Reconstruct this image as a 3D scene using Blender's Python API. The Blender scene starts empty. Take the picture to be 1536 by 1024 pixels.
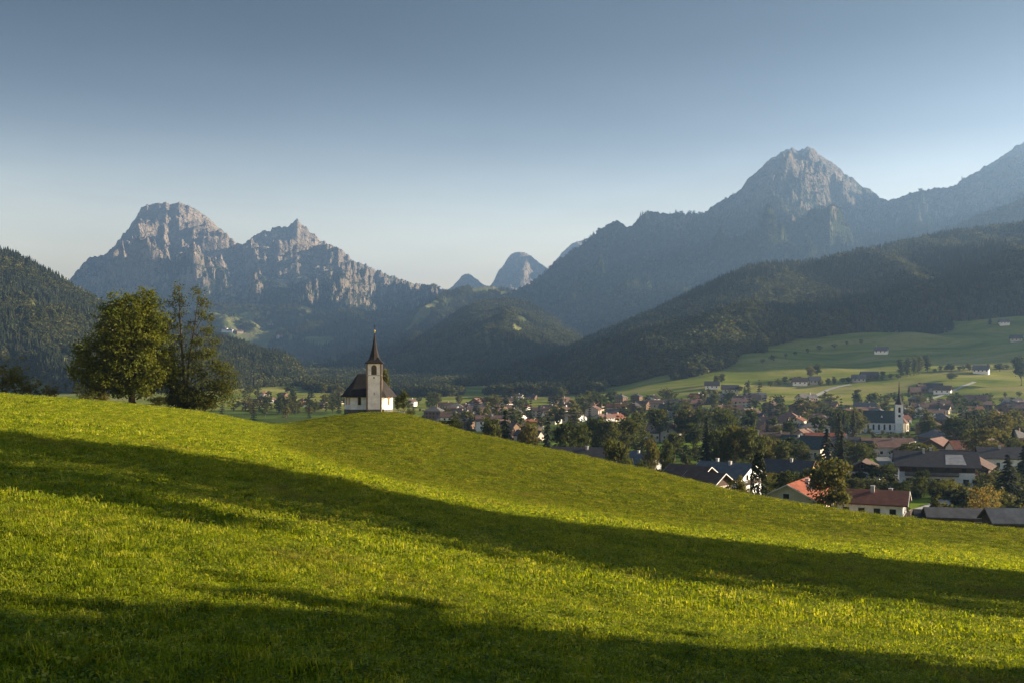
import bpy, math, random
import numpy as np
from mathutils import Vector, Matrix
rng = np.random.default_rng(11)
random.seed(5)
SC = bpy.context.scene
COL = SC.collection
H0, F0, CX = 540.0, 1600.0, 768.0          # horizon row, focal length and centre column of the photograph in its pixels
R = math.radians

# ------------------------------------------------------------------ numeric helpers
def gsmooth(a, sig):
    if sig <= 0: return a
    n = int(sig*3)+1
    k = np.exp(-0.5*(np.arange(-n, n+1)/sig)**2); k /= k.sum()
    return np.convolve(np.pad(a, n, mode='edge'), k, mode='valid')
def table(pts, sig=8):
    xs = np.arange(-1200, 3001, 1.0)
    p = sorted(pts)
    return gsmooth(np.interp(xs, [a for a, b in p], [b for a, b in p]), sig)
def look(tab, x):
    return np.interp(x, np.arange(-1200, 3001, 1.0), tab)
def sstep(a, b, x):
    t = np.clip((x-a)/(b-a), 0, 1); return t*t*(3-2*t)
_pr = np.random.default_rng(77)
_perm = np.concatenate([_pr.permutation(256)]*3)
_ga = _pr.uniform(0, 2*np.pi, 256); _gx, _gy = np.cos(_ga), np.sin(_ga)
def perlin(x, y, seed=0):
    xi = np.floor(x).astype(np.int64); yi = np.floor(y).astype(np.int64)
    fx = x-xi; fy = y-yi
    u = fx*fx*fx*(fx*(fx*6-15)+10); v = fy*fy*fy*(fy*(fy*6-15)+10)
    def g(i, j, dx, dy):
        h = _perm[(_perm[(xi+i+seed*17) & 255] + yi+j+seed*31) & 255]
        return _gx[h]*dx+_gy[h]*dy
    a = g(0, 0, fx, fy); b = g(1, 0, fx-1, fy); c = g(0, 1, fx, fy-1); d = g(1, 1, fx-1, fy-1)
    return (a+(b-a)*u + ((c+(d-c)*u)-(a+(b-a)*u))*v)*1.5
def fbm(x, y, o=5, seed=0, gain=.5, lac=2.03):
    s = 0; a = 1.0
    for i in range(o):
        s = s+a*perlin(x, y, seed+i); x = x*lac+3.1; y = y*lac-1.7; a *= gain
    return s
def ridged(x, y, o=6, seed=0, gain=.55, lac=2.05):
    s = 0; a = 1.0; w = 1.0
    for i in range(o):
        n = 1-np.abs(perlin(x, y, seed+i)); n = n*n
        s = s+a*n*w; w = np.clip(n*1.4, 0, 1)
        x = x*lac+5.3; y = y*lac+2.9; a *= gain
    return s

# ------------------------------------------------------------------ object helpers
def tag(o, label=None, cat=None, group=None, kind=None):
    if label: o['label'] = label
    if cat: o['category'] = cat
    if group: o['group'] = group
    if kind: o['kind'] = kind
    return o
def mesh_from(name, V, Fc, mats=(), midx=None, smooth=False):
    me = bpy.data.meshes.new(name)
    V = np.asarray(V, dtype=np.float32)
    if isinstance(Fc, np.ndarray):
        n, k = Fc.shape
        me.vertices.add(len(V)); me.vertices.foreach_set('co', V.ravel())
        me.loops.add(n*k); me.loops.foreach_set('vertex_index', Fc.astype(np.int32).ravel())
        me.polygons.add(n)
        me.polygons.foreach_set('loop_start', np.arange(0, n*k, k, dtype=np.int32))
        me.polygons.foreach_set('loop_total', np.full(n, k, dtype=np.int32))
        me.update(calc_edges=True)
    else:
        me.from_pydata([tuple(map(float, v)) for v in V], [], Fc); me.update()
    for m in mats: me.materials.append(m)
    if midx is not None: me.polygons.foreach_set('material_index', np.asarray(midx, dtype=np.int32))
    me.polygons.foreach_set('use_smooth', np.full(len(me.polygons), bool(smooth)))
    me.validate(); me.update()
    return me
def link(name, me, parent=None, loc=None, rotz=None):
    o = bpy.data.objects.new(name, me); COL.objects.link(o)
    if parent: o.parent = parent
    if loc is not None: o.location = loc
    if rotz is not None: o.rotation_euler = (0, 0, rotz)
    return o
def empty(name, loc, rotz=0, scale=None):
    o = bpy.data.objects.new(name, None); COL.objects.link(o)
    o.empty_display_size = .3
    o.location = loc; o.rotation_euler = (0, 0, rotz)
    if scale: o.scale = scale
    return o
class MB:
    """collects boxes, prisms and tubes for ONE mesh"""
    def __init__(s): s.v = []; s.f = []; s.m = []
    def add(s, v, f, m=0):
        b = len(s.v); s.v += [tuple(p) for p in v]; s.f += [tuple(i+b for i in q) for q in f]; s.m += [m]*len(f)
    def box(s, x0, x1, y0, y1, z0, z1, m=0):
        s.add([(x0,y0,z0),(x1,y0,z0),(x1,y1,z0),(x0,y1,z0),(x0,y0,z1),(x1,y0,z1),(x1,y1,z1),(x0,y1,z1)],
              [(3,2,1,0),(4,5,6,7),(0,1,5,4),(1,2,6,5),(2,3,7,6),(3,0,4,7)], m)
    def prism(s, poly, z0, z1, m=0):
        n = len(poly)
        s.add([(x,y,z0) for x,y in poly]+[(x,y,z1) for x,y in poly],
              [tuple(range(n-1,-1,-1)), tuple(range(n,2*n))]+[(i,(i+1)%n,n+(i+1)%n,n+i) for i in range(n)], m)
    def rings(s, rs, m=0, cap=True):
        n = len(rs[0]); v = [p for r in rs for p in r]; f = []
        for k in range(len(rs)-1):
            for i in range(n): f.append((k*n+i, k*n+(i+1)%n, (k+1)*n+(i+1)%n, (k+1)*n+i))
        if cap: f += [tuple(range(n-1,-1,-1)), tuple(range((len(rs)-1)*n, len(rs)*n))]
        s.add(v, f, m)
    def tube(s, pts, rad, n=6, m=0):
        rs = []
        for i, p in enumerate(pts):
            p = Vector(p); a = Vector(pts[max(i-1,0)]); b = Vector(pts[min(i+1,len(pts)-1)])
            d = (b-a).normalized(); q = d.to_track_quat('Z', 'Y')
            r = rad[i] if hasattr(rad, '__len__') else rad
            rs.append([tuple(p+q @ Vector((r*math.cos(2*math.pi*k/n), r*math.sin(2*math.pi*k/n), 0))) for k in range(n)])
        s.rings(rs, m)
    def slab(s, a, b, c, d, t, m=0):
        """a quad a,b,c,d (top) with thickness t straight down"""
        top = [Vector(p) for p in (a,b,c,d)]; bot = [p-Vector((0,0,t)) for p in top]
        s.add(top+bot, [(0,1,2,3),(7,6,5,4),(0,4,5,1),(1,5,6,2),(2,6,7,3),(3,7,4,0)], m)
    def mesh(s, name, mats, smooth=False): return mesh_from(name, s.v, s.f, mats, s.m, smooth)
    def build(s, name, mats, parent=None, **k):
        return link(name, s.mesh(name, mats if isinstance(mats, (list, tuple)) else [mats]), parent, **k)

# ------------------------------------------------------------------ materials
class NT:
    def __init__(s, name):
        s.mat = bpy.data.materials.new(name); s.mat.use_nodes = True
        s.t = s.mat.node_tree; s.b = s.t.nodes['Principled BSDF']; s.out = s.t.nodes['Material Output']
        s.b.inputs['Specular IOR Level'].default_value = .25
        s.b.inputs['Roughness'].default_value = .85
    def n(s, ty, **k):
        o = s.t.nodes.new(ty)
        for a, v in k.items(): setattr(o, a, v)
        return o
    def l(s, a, b): s.t.links.new(a, b)
    def pos(s):
        if not hasattr(s, '_p'): s._p = s.n('ShaderNodeNewGeometry')
        return s._p.outputs['Position']
    def obj(s):
        return s.n('ShaderNodeTexCoord').outputs['Object']
    def noise(s, scale, det=4, rough=.55, vec=None, dist=0.0):
        o = s.n('ShaderNodeTexNoise'); o.inputs['Scale'].default_value = scale; o.inputs['Detail'].default_value = det
        o.inputs['Roughness'].default_value = rough; o.inputs['Distortion'].default_value = dist
        s.l(vec if vec is not None else s.pos(), o.inputs['Vector']); return o.outputs['Fac']
    def ramp(s, fac, stops):
        o = s.n('ShaderNodeValToRGB'); e = o.color_ramp.elements
        while len(e) < len(stops): e.new(.5)
        for q, (p, c) in zip(e, stops):
            q.position = p; q.color = (*c, 1) if hasattr(c, '__len__') else (c, c, c, 1)
        s.l(fac, o.inputs['Fac']); return o.outputs['Color']
    def mix(s, fac, a, b, mode='MIX'):
        o = s.n('ShaderNodeMix', data_type='RGBA', blend_type=mode)
        for v, i in ((fac, 0), (a, 6), (b, 7)):
            if isinstance(v, (int, float)): o.inputs[i].default_value = v
            elif isinstance(v, tuple): o.inputs[i].default_value = (*v, 1)
            else: s.l(v, o.inputs[i])
        return o.outputs[2]
    def math(s, op, a, b=0.0):
        o = s.n('ShaderNodeMath', operation=op)
        for v, i in ((a, 0), (b, 1)):
            if isinstance(v, (int, float)): o.inputs[i].default_value = v
            else: s.l(v, o.inputs[i])
        return o.outputs[0]
    def bump(s, h, dist, strength=1.0):
        o = s.n('ShaderNodeBump'); o.inputs['Distance'].default_value = dist; o.inputs['Strength'].default_value = strength
        s.l(h, o.inputs['Height']); s.l(o.outputs['Normal'], s.b.inputs['Normal'])
    def color(s, c): s.l(c, s.b.inputs['Base Color']); return s.mat
    def attr(s, name):
        return s.n('ShaderNodeAttribute', attribute_name=name).outputs['Fac']
    def rand(s): return s.n('ShaderNodeObjectInfo').outputs['Random']

def plain(name, col, var=.25, scale=3.0, rough=.85, bump=0.0, spec=.25):
    """a weathered coat of one colour: two noises darken and lighten it"""
    m = NT(name); v = m.obj()
    d = tuple(c*(1-var) for c in col); l = tuple(min(1, c*(1+var*.6)) for c in col)
    f = m.noise(scale, 5, .6, v)
    c = m.ramp(f, [(.3, d), (.7, l)])
    m.b.inputs['Roughness'].default_value = rough; m.b.inputs['Specular IOR Level'].default_value = spec
    if bump: m.bump(m.noise(scale*6, 4, .6, v), bump)
    return m.color(c)
def leafmat(name, stops, trans=.45, scale=.5):
    """foliage: the colour goes by tree (object random) and by clump (noise); part of the light passes through the leaf"""
    m = NT(name)
    f = m.math('ADD', m.math('MULTIPLY', m.rand(), .55), m.math('MULTIPLY', m.noise(scale, 3, .6), .45))
    c = m.ramp(f, stops)
    m.color(c); m.b.inputs['Roughness'].default_value = .7; m.b.inputs['Specular IOR Level'].default_value = .15
    tr = m.n('ShaderNodeBsdfTranslucent'); m.l(m.mix(1.0, c, (1.25, 1.2, .55), 'MULTIPLY'), tr.inputs['Color'])
    mx = m.n('ShaderNodeMixShader'); mx.inputs[0].default_value = trans
    m.l(m.b.outputs[0], mx.inputs[1]); m.l(tr.outputs[0], mx.inputs[2]); m.l(mx.outputs[0], m.out.inputs['Surface'])
    return m.mat

# ------------------------------------------------------------------ terrain functions (camera at the origin, z = 0 is eye height)
T_crest = table([(-1000,560),(-400,575),(0,590),(100,598),(200,606),(300,617),(360,629),(410,637),(450,633),(500,624),(545,617.5),(585,617),(610,621),(650,632),
                 (700,648),(768,662),(850,678),(900,690),(960,702),(1020,716),(1100,737),(1200,755),(1300,770),(1400,781),(1536,795),(2000,835),(2500,870)], 9)
T_yc = table([(-400,175),(0,172),(300,178),(400,212),(450,218),(500,215),(560,210),(600,205),(650,200),(768,180),(900,160),(1020,146),(1100,138),(1200,130),(1300,122),
              (1400,116),(1536,110),(2000,95),(2500,88)], 25)
T_36 = table([(-500,590),(0,640),(200,667),(384,697),(576,738),(768,775),(960,802),(1152,825),(1344,846),(1536,865),(2000,905),(2600,940)], 40)
T_80 = table([(-500,585),(0,606),(200,633),(384,664),(470,690),(560,717),(768,757),(1000,790),(1152,807),(1344,822),(1536,838),(2000,865),(2600,900)], 40)
def hermite(t, p0, p1, m0, m1):
    t2 = t*t; t3 = t2*t
    return (2*t3-3*t2+1)*p0+(t3-2*t2+t)*m0+(-2*t3+3*t2)*p1+(t3-t2)*m1
def hill(X, Y):
    Ys = np.maximum(Y, 3.0)
    xp = np.clip(CX+F0*X/np.maximum(Y, 14.0), -600, 2500)
    vc = (H0-look(T_crest, xp))/F0; yc = look(T_yc, xp); v36 = (H0-look(T_36, xp))/F0; v80 = (H0-look(T_80, xp))/F0
    L, L0, L1, Lc = np.log(Ys), math.log(36.), math.log(80.), np.log(yc)
    b = v36+1.7/36
    m0 = 1.7/36*np.ones_like(vc); s0 = (v80-v36)/(L1-L0); s1 = (vc-v80)/(Lc-L1)
    m1 = np.where(s0*s1 > 0, 2*s0*s1/(s0+s1+1e-9), 0); m0 = np.minimum(m0, 3*np.maximum(s0, 0))
    va = hermite((L-L0)/(L1-L0), v36, v80, m0*(L1-L0), m1*(L1-L0))
    vb = hermite((L-L1)/(Lc-L1), v80, vc, m1*(Lc-L1), 0)
    ve = vc-.5*(L-Lc)**2
    z = np.where(Y < 36, -1.7+b*Y, Ys*np.where(Ys < 80, va, np.where(Ys < yc, vb, ve)))
    amp = sstep(8, 60, Y)
    z = z+.10*amp*fbm(X/9, Y/9, 4, 3)+.03*fbm(X/1.7, Y/1.7, 3, 9)*sstep(4, 9, Y)+.05*amp*sstep(60, 90, Y)*(fbm(X/4, Y/2.2, 4, 23)+1.3*fbm(X/7, Y/2.6, 3, 29))
    return z
_vy = np.arange(0, 16001, 20.0)
_vz = gsmooth(np.interp(_vy, [0,100,200,300,500,800,1300,2000,3000,5000,9000,16000], [-24,-26,-30,-35.5,-42,-45,-44,-36,-22,0,60,140]), 2.5)
def valley(X, Y):
    z = np.interp(Y, _vy, _vz)
    u = X/np.maximum(Y, 50.)
    d = (X-260)*.36+(Y-985)*.93
    d = np.log1p(np.exp(np.clip(d/40, -30, 30)))*40
    z = z+sstep(.03, .2, u)*150*(1-np.exp(-d*.16/150))*(1+.25*fbm(X/260, Y/260, 3, 5))
    z = z+1.6*fbm(X/170, Y/170, 3, 4)*sstep(150, 400, Y)+7*sstep(700, 1500, Y)*fbm(X/420, Y/420, 3, 8)
    return z
def ground(X, Y):
    X = np.asarray(X, float); Y = np.asarray(Y, float)
    a = hill(X, Y); b = valley(X, Y)
    k = 3.0
    h = np.clip(.5+.5*(a-b)/k, 0, 1)
    return b+(a-b)*h+k*h*(1-h)
def gz(X, Y): return float(ground(np.array([X]), np.array([Y]))[0])
def at(px, Y):                       # the ground point at distance Y under photo column px
    X = (px-CX)/F0*Y
    return (X, Y, gz(X, Y))
_march = np.exp(np.linspace(math.log(210), math.log(3500), 1400))
def hit(px, py):                     # the ground point that shows at a pixel beyond the hill
    X = (px-CX)/F0*_march; v = (H0-py)/F0
    z = ground(X, _march); k = np.nonzero(z/_march >= v)[0]
    i = k[0] if len(k) else len(_march)-1
    return (float(X[i]), float(_march[i]), float(z[i]))
def grid_mesh(name, X, Y, Z, mats, attrs=None):
    n, m = X.shape
    V = np.stack([X, Y, Z], -1).reshape(-1, 3)
    i = np.arange(n*m).reshape(n, m)
    Fq = np.stack([i[:-1,:-1], i[:-1,1:], i[1:,1:], i[1:,:-1]], -1).reshape(-1, 4)
    me = mesh_from(name, V, Fq, mats, None, True)
    for k, a in (attrs or {}).items():
        t = me.attributes.new(k, 'FLOAT', 'POINT'); t.data.foreach_set('value', a.astype(np.float32).ravel())
    return me

# ------------------------------------------------------------------ terrain materials
def m_stretch(m):
    mp = m.n('ShaderNodeMapping'); mp.inputs['Rotation'].default_value = (0, 0, R(21)); mp.inputs['Scale'].default_value = (.5, 1.5, 1); m.l(m.pos(), mp.inputs['Vector']); return mp.outputs['Vector']
def m_grassground():
    m = NT('meadow_turf')
    n1 = m.noise(.35, 5, .6); n2 = m.noise(4.0, 5, .65); n3 = m.noise(30.0, 3, .6); n4 = m.noise(.06, 4, .55)
    c = m.ramp(n2, [(.3, (.068,.092,.005)), (.52, (.132,.160,.008)), (.72, (.185,.188,.012))])
    c = m.mix(m.ramp(n1, [(.4, 0.), (.68, .55)]), c, (.135,.172,.008))
    c = m.mix(m.ramp(n4, [(.45, 0.), (.7, .5)]), c, (.150,.150,.014))
    c = m.mix(m.ramp(n3, [(.6, 0.), (.75, .6)]), c, (.040,.040,.008))
    spx = m.n('ShaderNodeSeparateXYZ'); m.l(m.pos(), spx.inputs[0])
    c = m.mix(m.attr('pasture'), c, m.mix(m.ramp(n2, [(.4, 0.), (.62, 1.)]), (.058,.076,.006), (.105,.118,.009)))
    # village lawns, gravel and roads beyond the hill
    v = m.attr('village'); w = m.noise(.018, 4, .6, None, .6); w2 = m.noise(.11, 4, .6)
    lawn = m.ramp(w2, [(.35, (.035,.050,.014)), (.55, (.062,.085,.018)), (.7, (.085,.080,.035))])
    lawn = m.mix(m.ramp(w, [(.5, 0.), (.56, .9)]), lawn, (.085,.125,.022))
    far = m.attr('far')
    lawn = m.mix(m.attr('lawn'), lawn, (.130,.180,.022))
    field = m.ramp(m.noise(.016, 5, .6, m_stretch(m), .5), [(.36, (.095,.125,.022)), (.5, (.180,.190,.034)), (.62, (.25,.220,.070))])
    field = m.mix(m.ramp(m.noise(.09, 5, .65), [(.5, 0.), (.75, .5)]), field, (.07,.095,.025))
    c = m.mix(v, c, m.mix(far, lawn, field))
    hgt = m.math('ADD', m.math('MULTIPLY', n2, .5), m.math('MULTIPLY', n3, .2))
    m.bump(hgt, .25, .9)
    m.b.inputs['Roughness'].default_value = .95; m.b.inputs['Specular IOR Level'].default_value = 0.0
    return m.color(c)
def m_forestfloor(name, dark=(.020,.030,.010), light=(.060,.066,.024), field=None):
    m = NT(name)
    c = m.ramp(m.noise(.02, 6, .65), [(.35, dark), (.65, light)])
    if field:
        c = m.mix(m.attr('field'), c, m.ramp(m.noise(.012, 5, .6), [(.35, (.085,.105,.028)), (.65, (.17,.15,.062))]))
    m.bump(m.noise(.09, 4, .7), 9.0, .9)
    m.b.inputs['Specular IOR Level'].default_value = .05
    return m.color(c)
def m_rock(name, tree_lo, tree_hi, warm=1.0):
    m = NT(name)
    geo = m.n('ShaderNodeNewGeometry'); sp = m.n('ShaderNodeSeparateXYZ'); m.l(geo.outputs['Position'], sp.inputs[0])
    sn = m.n('ShaderNodeSeparateXYZ'); m.l(geo.outputs['True Normal'], sn.inputs[0])
    big = m.noise(.0022, 6, .6); mid = m.noise(.012, 7, .68, None, .4); fine = m.noise(.05, 6, .7)
    mp = m.n('ShaderNodeMapping'); mp.inputs['Scale'].default_value = (.02, .02, .004); m.l(m.pos(), mp.inputs['Vector'])
    streak = m.noise(1.0, 6, .65, mp.outputs['Vector'], .8)
    rock = m.ramp(mid, [(.3, (.125,.11,.095)), (.5, (.215,.185,.155)), (.68, (.33,.28,.23))])
    rock = m.mix(m.ramp(streak, [(.36, .6), (.55, 0.)]), rock, (.09,.09,.082))
    vo = m.n('ShaderNodeTexVoronoi', feature='DISTANCE_TO_EDGE'); vo.inputs['Scale'].default_value = .011; m.l(m.n('ShaderNodeNewGeometry').outputs['Position'], vo.inputs['Vector'])
    nv = m.n('ShaderNodeVectorMath', operation='ADD'); m.l(m.pos(), nv.inputs[0]); nw = m.n('ShaderNodeTexNoise'); nw.inputs['Scale'].default_value = .02; m.l(m.pos(), nw.inputs['Vector']); ns = m.n('ShaderNodeVectorMath', operation='SCALE'); ns.inputs['Scale'].default_value = 90; m.l(nw.outputs['Color'], ns.inputs[0]); m.l(ns.outputs[0], nv.inputs[1]); m.l(nv.outputs[0], vo.inputs['Vector'])
    crack = m.ramp(vo.outputs['Distance'], [(.0, 1.), (.10, 0.)])
    rock = m.mix(m.math('MULTIPLY', crack, .55), rock, (.085,.078,.07))
    wood = m.ramp(fine, [(.3, (.022,.032,.014)), (.55, (.045,.055,.024)), (.72, (.085,.082,.04))])
    h = m.math('DIVIDE', m.math('SUBTRACT', sp.outputs['Z'], tree_lo), tree_hi-tree_lo)
    h = m.math('ADD', h, m.math('MULTIPLY', m.math('SUBTRACT', big, .5), 1.9))
    h = m.math('ADD', h, m.math('MULTIPLY', m.math('SUBTRACT', streak, .5), 1.3))
    h = m.math('ADD', h, m.math('MULTIPLY', m.math('SUBTRACT', .72, sn.outputs['Z']), 1.6))
    f = m.ramp(h, [(.42, 0.), (.62, 1.)])
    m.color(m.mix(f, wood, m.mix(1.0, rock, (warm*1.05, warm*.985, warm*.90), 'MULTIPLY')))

    hh = m.math('ADD', m.math('MULTIPLY', mid, 1.0), m.math('SUBTRACT', m.math('MULTIPLY', fine, .45), m.math('MULTIPLY', crack, .25)))
    m.bump(hh, 70.0, 1.0)
    m.b.inputs['Specular IOR Level'].default_value = 0.0
    return m.mat

# ------------------------------------------------------------------ the ground sheet (one object from the camera to the horizon)
GM = m_grassground()
_w = np.concatenate([np.linspace(-1.15,-.56,45)[:-1], np.linspace(-.56,.56,620), np.linspace(.56,1.15,45)[1:]])
_y = np.concatenate([np.linspace(-30, 3, 14)[:-1], 3+np.exp(np.linspace(math.log(.6), math.log(260), 330))-.6])
_y2 = np.exp(np.linspace(math.log(_y[-1]+1.5), math.log(14500), 330))
_y = np.concatenate([_y, _y2])
W, YY = np.meshgrid(_w, _y)
XX = (YY+40)*W
ZZ = ground(XX, YY)
far = sstep(850, 1000, YY+.25*XX+60*fbm(XX/120, YY/120, 3, 2))
vil = np.clip(sstep(.5, 3.0, valley(XX, YY)-hill(XX, YY)+1.5), 0, 1)*sstep(90, 130, YY)
PXX = CX+F0*XX/np.maximum(YY, 1); PYY = H0-F0*ZZ/np.maximum(YY, 1)
LAWN0 = [(1060, 667, 82, 14), (1125, 668, 20, 10), (1318, 700, 42, 14), (870, 668, 48, 8), (1390, 757, 44, 9), (640, 620, 22, 4), (715, 606, 24, 4), (800, 604, 34, 3), (1128, 606, 26, 5), (1380, 770, 22, 6), (1350, 745, 16, 5), (420, 610, 30, 4), (470, 600, 30, 5), (1515, 748, 26, 6)]
lawn = np.zeros_like(XX)
for a_, b_, c_, d_ in LAWN0: lawn = np.maximum(lawn, sstep(1.15, .85, np.sqrt(((PXX-a_)/c_)**2+((PYY-b_)/d_)**2)+.12*fbm(XX/14, YY/14, 3, 13)))
lawn = lawn*(YY > 150)
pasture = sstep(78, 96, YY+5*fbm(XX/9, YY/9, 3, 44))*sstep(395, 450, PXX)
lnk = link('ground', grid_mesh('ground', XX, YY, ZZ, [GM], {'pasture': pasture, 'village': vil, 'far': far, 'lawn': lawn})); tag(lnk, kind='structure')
ZMIN, ZMAX = float(ZZ.min()), float(ZZ.max())

# ------------------------------------------------------------------ hills and mountains: each a ridge with a front and a back
LAY = {}
def layer(key, name, sil, yr, yf, mat, x0, x1, step, nt, amp, wav, seed, p=1.15, rock=0.0, back=900, foot=None, silnoise=(0, 10), attrs=None, sig=2.0, dip=0.0):
    global ZMIN, ZMAX
    xs = np.arange(x0, x1+.1, step)
    S = look(table(sil, sig), xs)
    S = S-silnoise[0]*fbm(xs/silnoise[1], xs*0+seed, 4, seed)
    YR = look(table(yr, 40), xs); YF = look(table(yf, 25), xs)
    t = np.concatenate([np.linspace(0, 1, nt), 1+np.linspace(0, 1, 24)[1:]])
    Tm, Xp = np.meshgrid(t, xs, indexing='ij')
    f = np.clip(Tm, 0, 1); g = np.clip(Tm-1, 0, 1)
    Y = YF+(YR-YF)*f+back*g
    X = (Xp-CX)/F0*Y
    zf = ground((xs-CX)/F0*YF, YF)-6-dip
    zr = (H0-S)/F0*YR
    prof = f**p
    Z = zf+(zr-zf)*prof
    wx = X/wav+.35*fbm(X/wav*.7, Y/wav*.7, 3, seed+40); wy = Y/wav+.35*fbm(X/wav*.7+9, Y/wav*.7, 3, seed+50)
    env = np.sin(np.pi*np.clip(f, 0, 1)**.8)**.8*.9+.10*(f > .02)
    env = env*np.clip((zr-zf)/300., .15, 1)
    if rock > 0:
        rd = ridged(wx, wy*.85, 7, seed)-1.0
        Z = Z+env*amp*rd+env*amp*rock*(ridged(wx*3.1, wy*2.7, 6, seed+11)-1.0)
        Z = Z+env*9*np.sin(2*np.pi*(Z/74+.8*fbm(X/500, Y/500, 3, seed+70)))
    else:
        Z = Z+env*amp*(ridged(wx, wy*.7, 5, seed, .45)-1.0)
    Z = np.where(Tm > 1, zr-(zr-zf)*.75*g**1.1+0*Z, Z)
    for it in range(4):
        V = Z/Y; k = V[:nt].argmax(0); zt = Z[k, np.arange(len(xs))]; yt = Y[k, np.arange(len(xs))]
        q = ((H0-S)/F0*yt-zf)/np.maximum(zt-zf, 1.0)
        q = gsmooth(q, 3 if it < 3 else 0)
        Z = zf+(Z-zf)*np.clip(q, .3, 2.2)
    at_ = {k: fn(Xp, Y, Z) for k, fn in (attrs or {}).items()}
    o = link(name, grid_mesh(name, X, Y, Z, [mat], at_)); tag(o, kind='structure')
    ZMIN = min(ZMIN, float(Z.min())); ZMAX = max(ZMAX, float(Z.max()))
    LAY[key] = dict(xs=xs, t=t, nt=nt, X=X, Y=Y, Z=Z, attrs=at_)
    return o
def on_layer(key, px, py):
    """the point of a layer that shows at a pixel (front side, nearest hit)"""
    L = LAY[key]; i = int(np.clip(np.searchsorted(L['xs'], px), 0, len(L['xs'])-1)); V = L['Z'][:L['nt'], i]/L['Y'][:L['nt'], i]
    k = np.nonzero(V >= (H0-py)/F0)[0]; k = k[0] if len(k) else L['nt']-1
    return (float(L['X'][k, i]), float(L['Y'][k, i]), float(L['Z'][k, i]))

FLOOR = m_forestfloor('forest_floor')
FLOORF = m_forestfloor('forest_floor_with_fields', field=True)
# the wooded hill on the left
layer('A', 'forest_hill', [(-1000,230),(-300,330),(-120,352),(0,379),(30,390),(60,405),(90,422),(115,439),(150,457),(200,478),(260,497),(320,510),(350,516),(372,524),(395,534),(420,536),(436,544),(450,558),(460,575),(470,600),(490,640)],
      [(-1000,2300),(0,2200),(300,2100),(480,1900)], [(-1000,1500),(0,1400),(300,1350),(480,1600)], FLOORF, -1000, 484, 3, 120, 70, 420, 3, p=.95, silnoise=(1.2, 14), back=700,
      attrs={'field': lambda xp, y, z: sstep(.47, .56, fbm(xp/70, y/260, 3, 71))*sstep(140, 60, z)})
# the long wooded ridge on the right
_edge = [(770,578),(800,577),(880,585),(960,583),(1060,566),(1110,556),(1160,535),(1200,518),(1260,505),(1300,498),(1360,487),(1420,477),(1536,468),(1700,455),(2400,420)]
_yf = [(x, float(np.clip(hit(x, y)[1], 1150, 1650))) for x, y in _edge]
layer('B', 'forest_ridge', [(740,640),(775,590),(800,568),(830,545),(865,522),(900,508),(930,495),(965,480),(1000,465),(1030,450),(1060,436),(1095,420),(1130,406),(1165,402),(1195,402),(1230,399),(1262,390),(1300,381),(1330,375),(1400,359),(1470,349),(1536,340),(1800,300),(2400,240)],
      [(740,2300),(900,2200),(1130,2150),(1300,2350),(1536,2600),(2400,3000)], _yf, FLOOR, 748, 2400, 3, 150, 70, 520, 6, p=.9, silnoise=(1.5, 16), back=900)
# wooded hills in the middle
layer('C', 'forest_hill', [(440,640),(480,606),(520,578),(560,553),(600,528),(640,503),(680,476),(700,464),(725,455),(760,452),(790,458),(815,470),(840,486),(870,508),(895,528),(930,560),(970,620)],
      [(440,3100),(700,3300),(970,3000)], [(440,2100),(600,1750),(800,1900),(970,2200)], FLOORF, 440, 968, 2, 130, 100, 560, 9, p=1.0, silnoise=(1.5, 12), back=700,
      attrs={'field': lambda xp, y, z: sstep(.42, .5, fbm(xp/40, y/420, 3, 74))*sstep(170, 60, z)})
layer('D', 'forest_hill', [(420,620),(470,580),(510,548),(550,518),(590,490),(630,462),(665,443),(700,432),(740,430),(775,440),(830,452),(900,462),(960,455),(1020,466),(1100,490),(1200,520)],
      [(420,4300),(800,4500),(1200,4200)], [(420,3200),(800,3400),(1200,3300)], FLOORF, 420, 1200, 2.5, 120, 140, 700, 12, p=1.0, silnoise=(1.5, 12), back=700,
      attrs={'field': lambda xp, y, z: sstep(.5, .56, fbm(xp/45, y/420, 3, 78))})
layer('H', 'forest_hill', [(-200,520),(150,480),(260,468),(330,456),(400,462),(450,459),(500,466),(560,470),(620,468),(660,474),(700,490),(740,520)],
      [(-200,5200),(700,5200)], [(-200,3600),(300,3300),(740,3700)], FLOORF, -200, 740, 2.5, 140, 150, 800, 15, p=1.1, silnoise=(1.5, 14), back=600,
      attrs={'field': lambda xp, y, z: np.maximum(sstep(.10, .2, fbm(xp/34, y/260, 4, 81)+1.0*np.exp(-((xp-362)/66)**2-((H0-F0*z/y-495)/26)**2)-.38), 1.0*sstep(1, .7, ((xp-470)/18)**2+((H0-F0*z/y-509)/5)**2)*1.0)})
layer('I', 'forest_hill', [(1340,400),(1385,362),(1420,346),(1480,324),(1536,303),(1800,235),(2400,180)],
      [(1340,4000),(2400,4200)], [(1340,3000),(2400,3000)], FLOOR, 1340, 2400, 4, 90, 110, 700, 18, p=1.0, silnoise=(1.2, 14), back=700)
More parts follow.
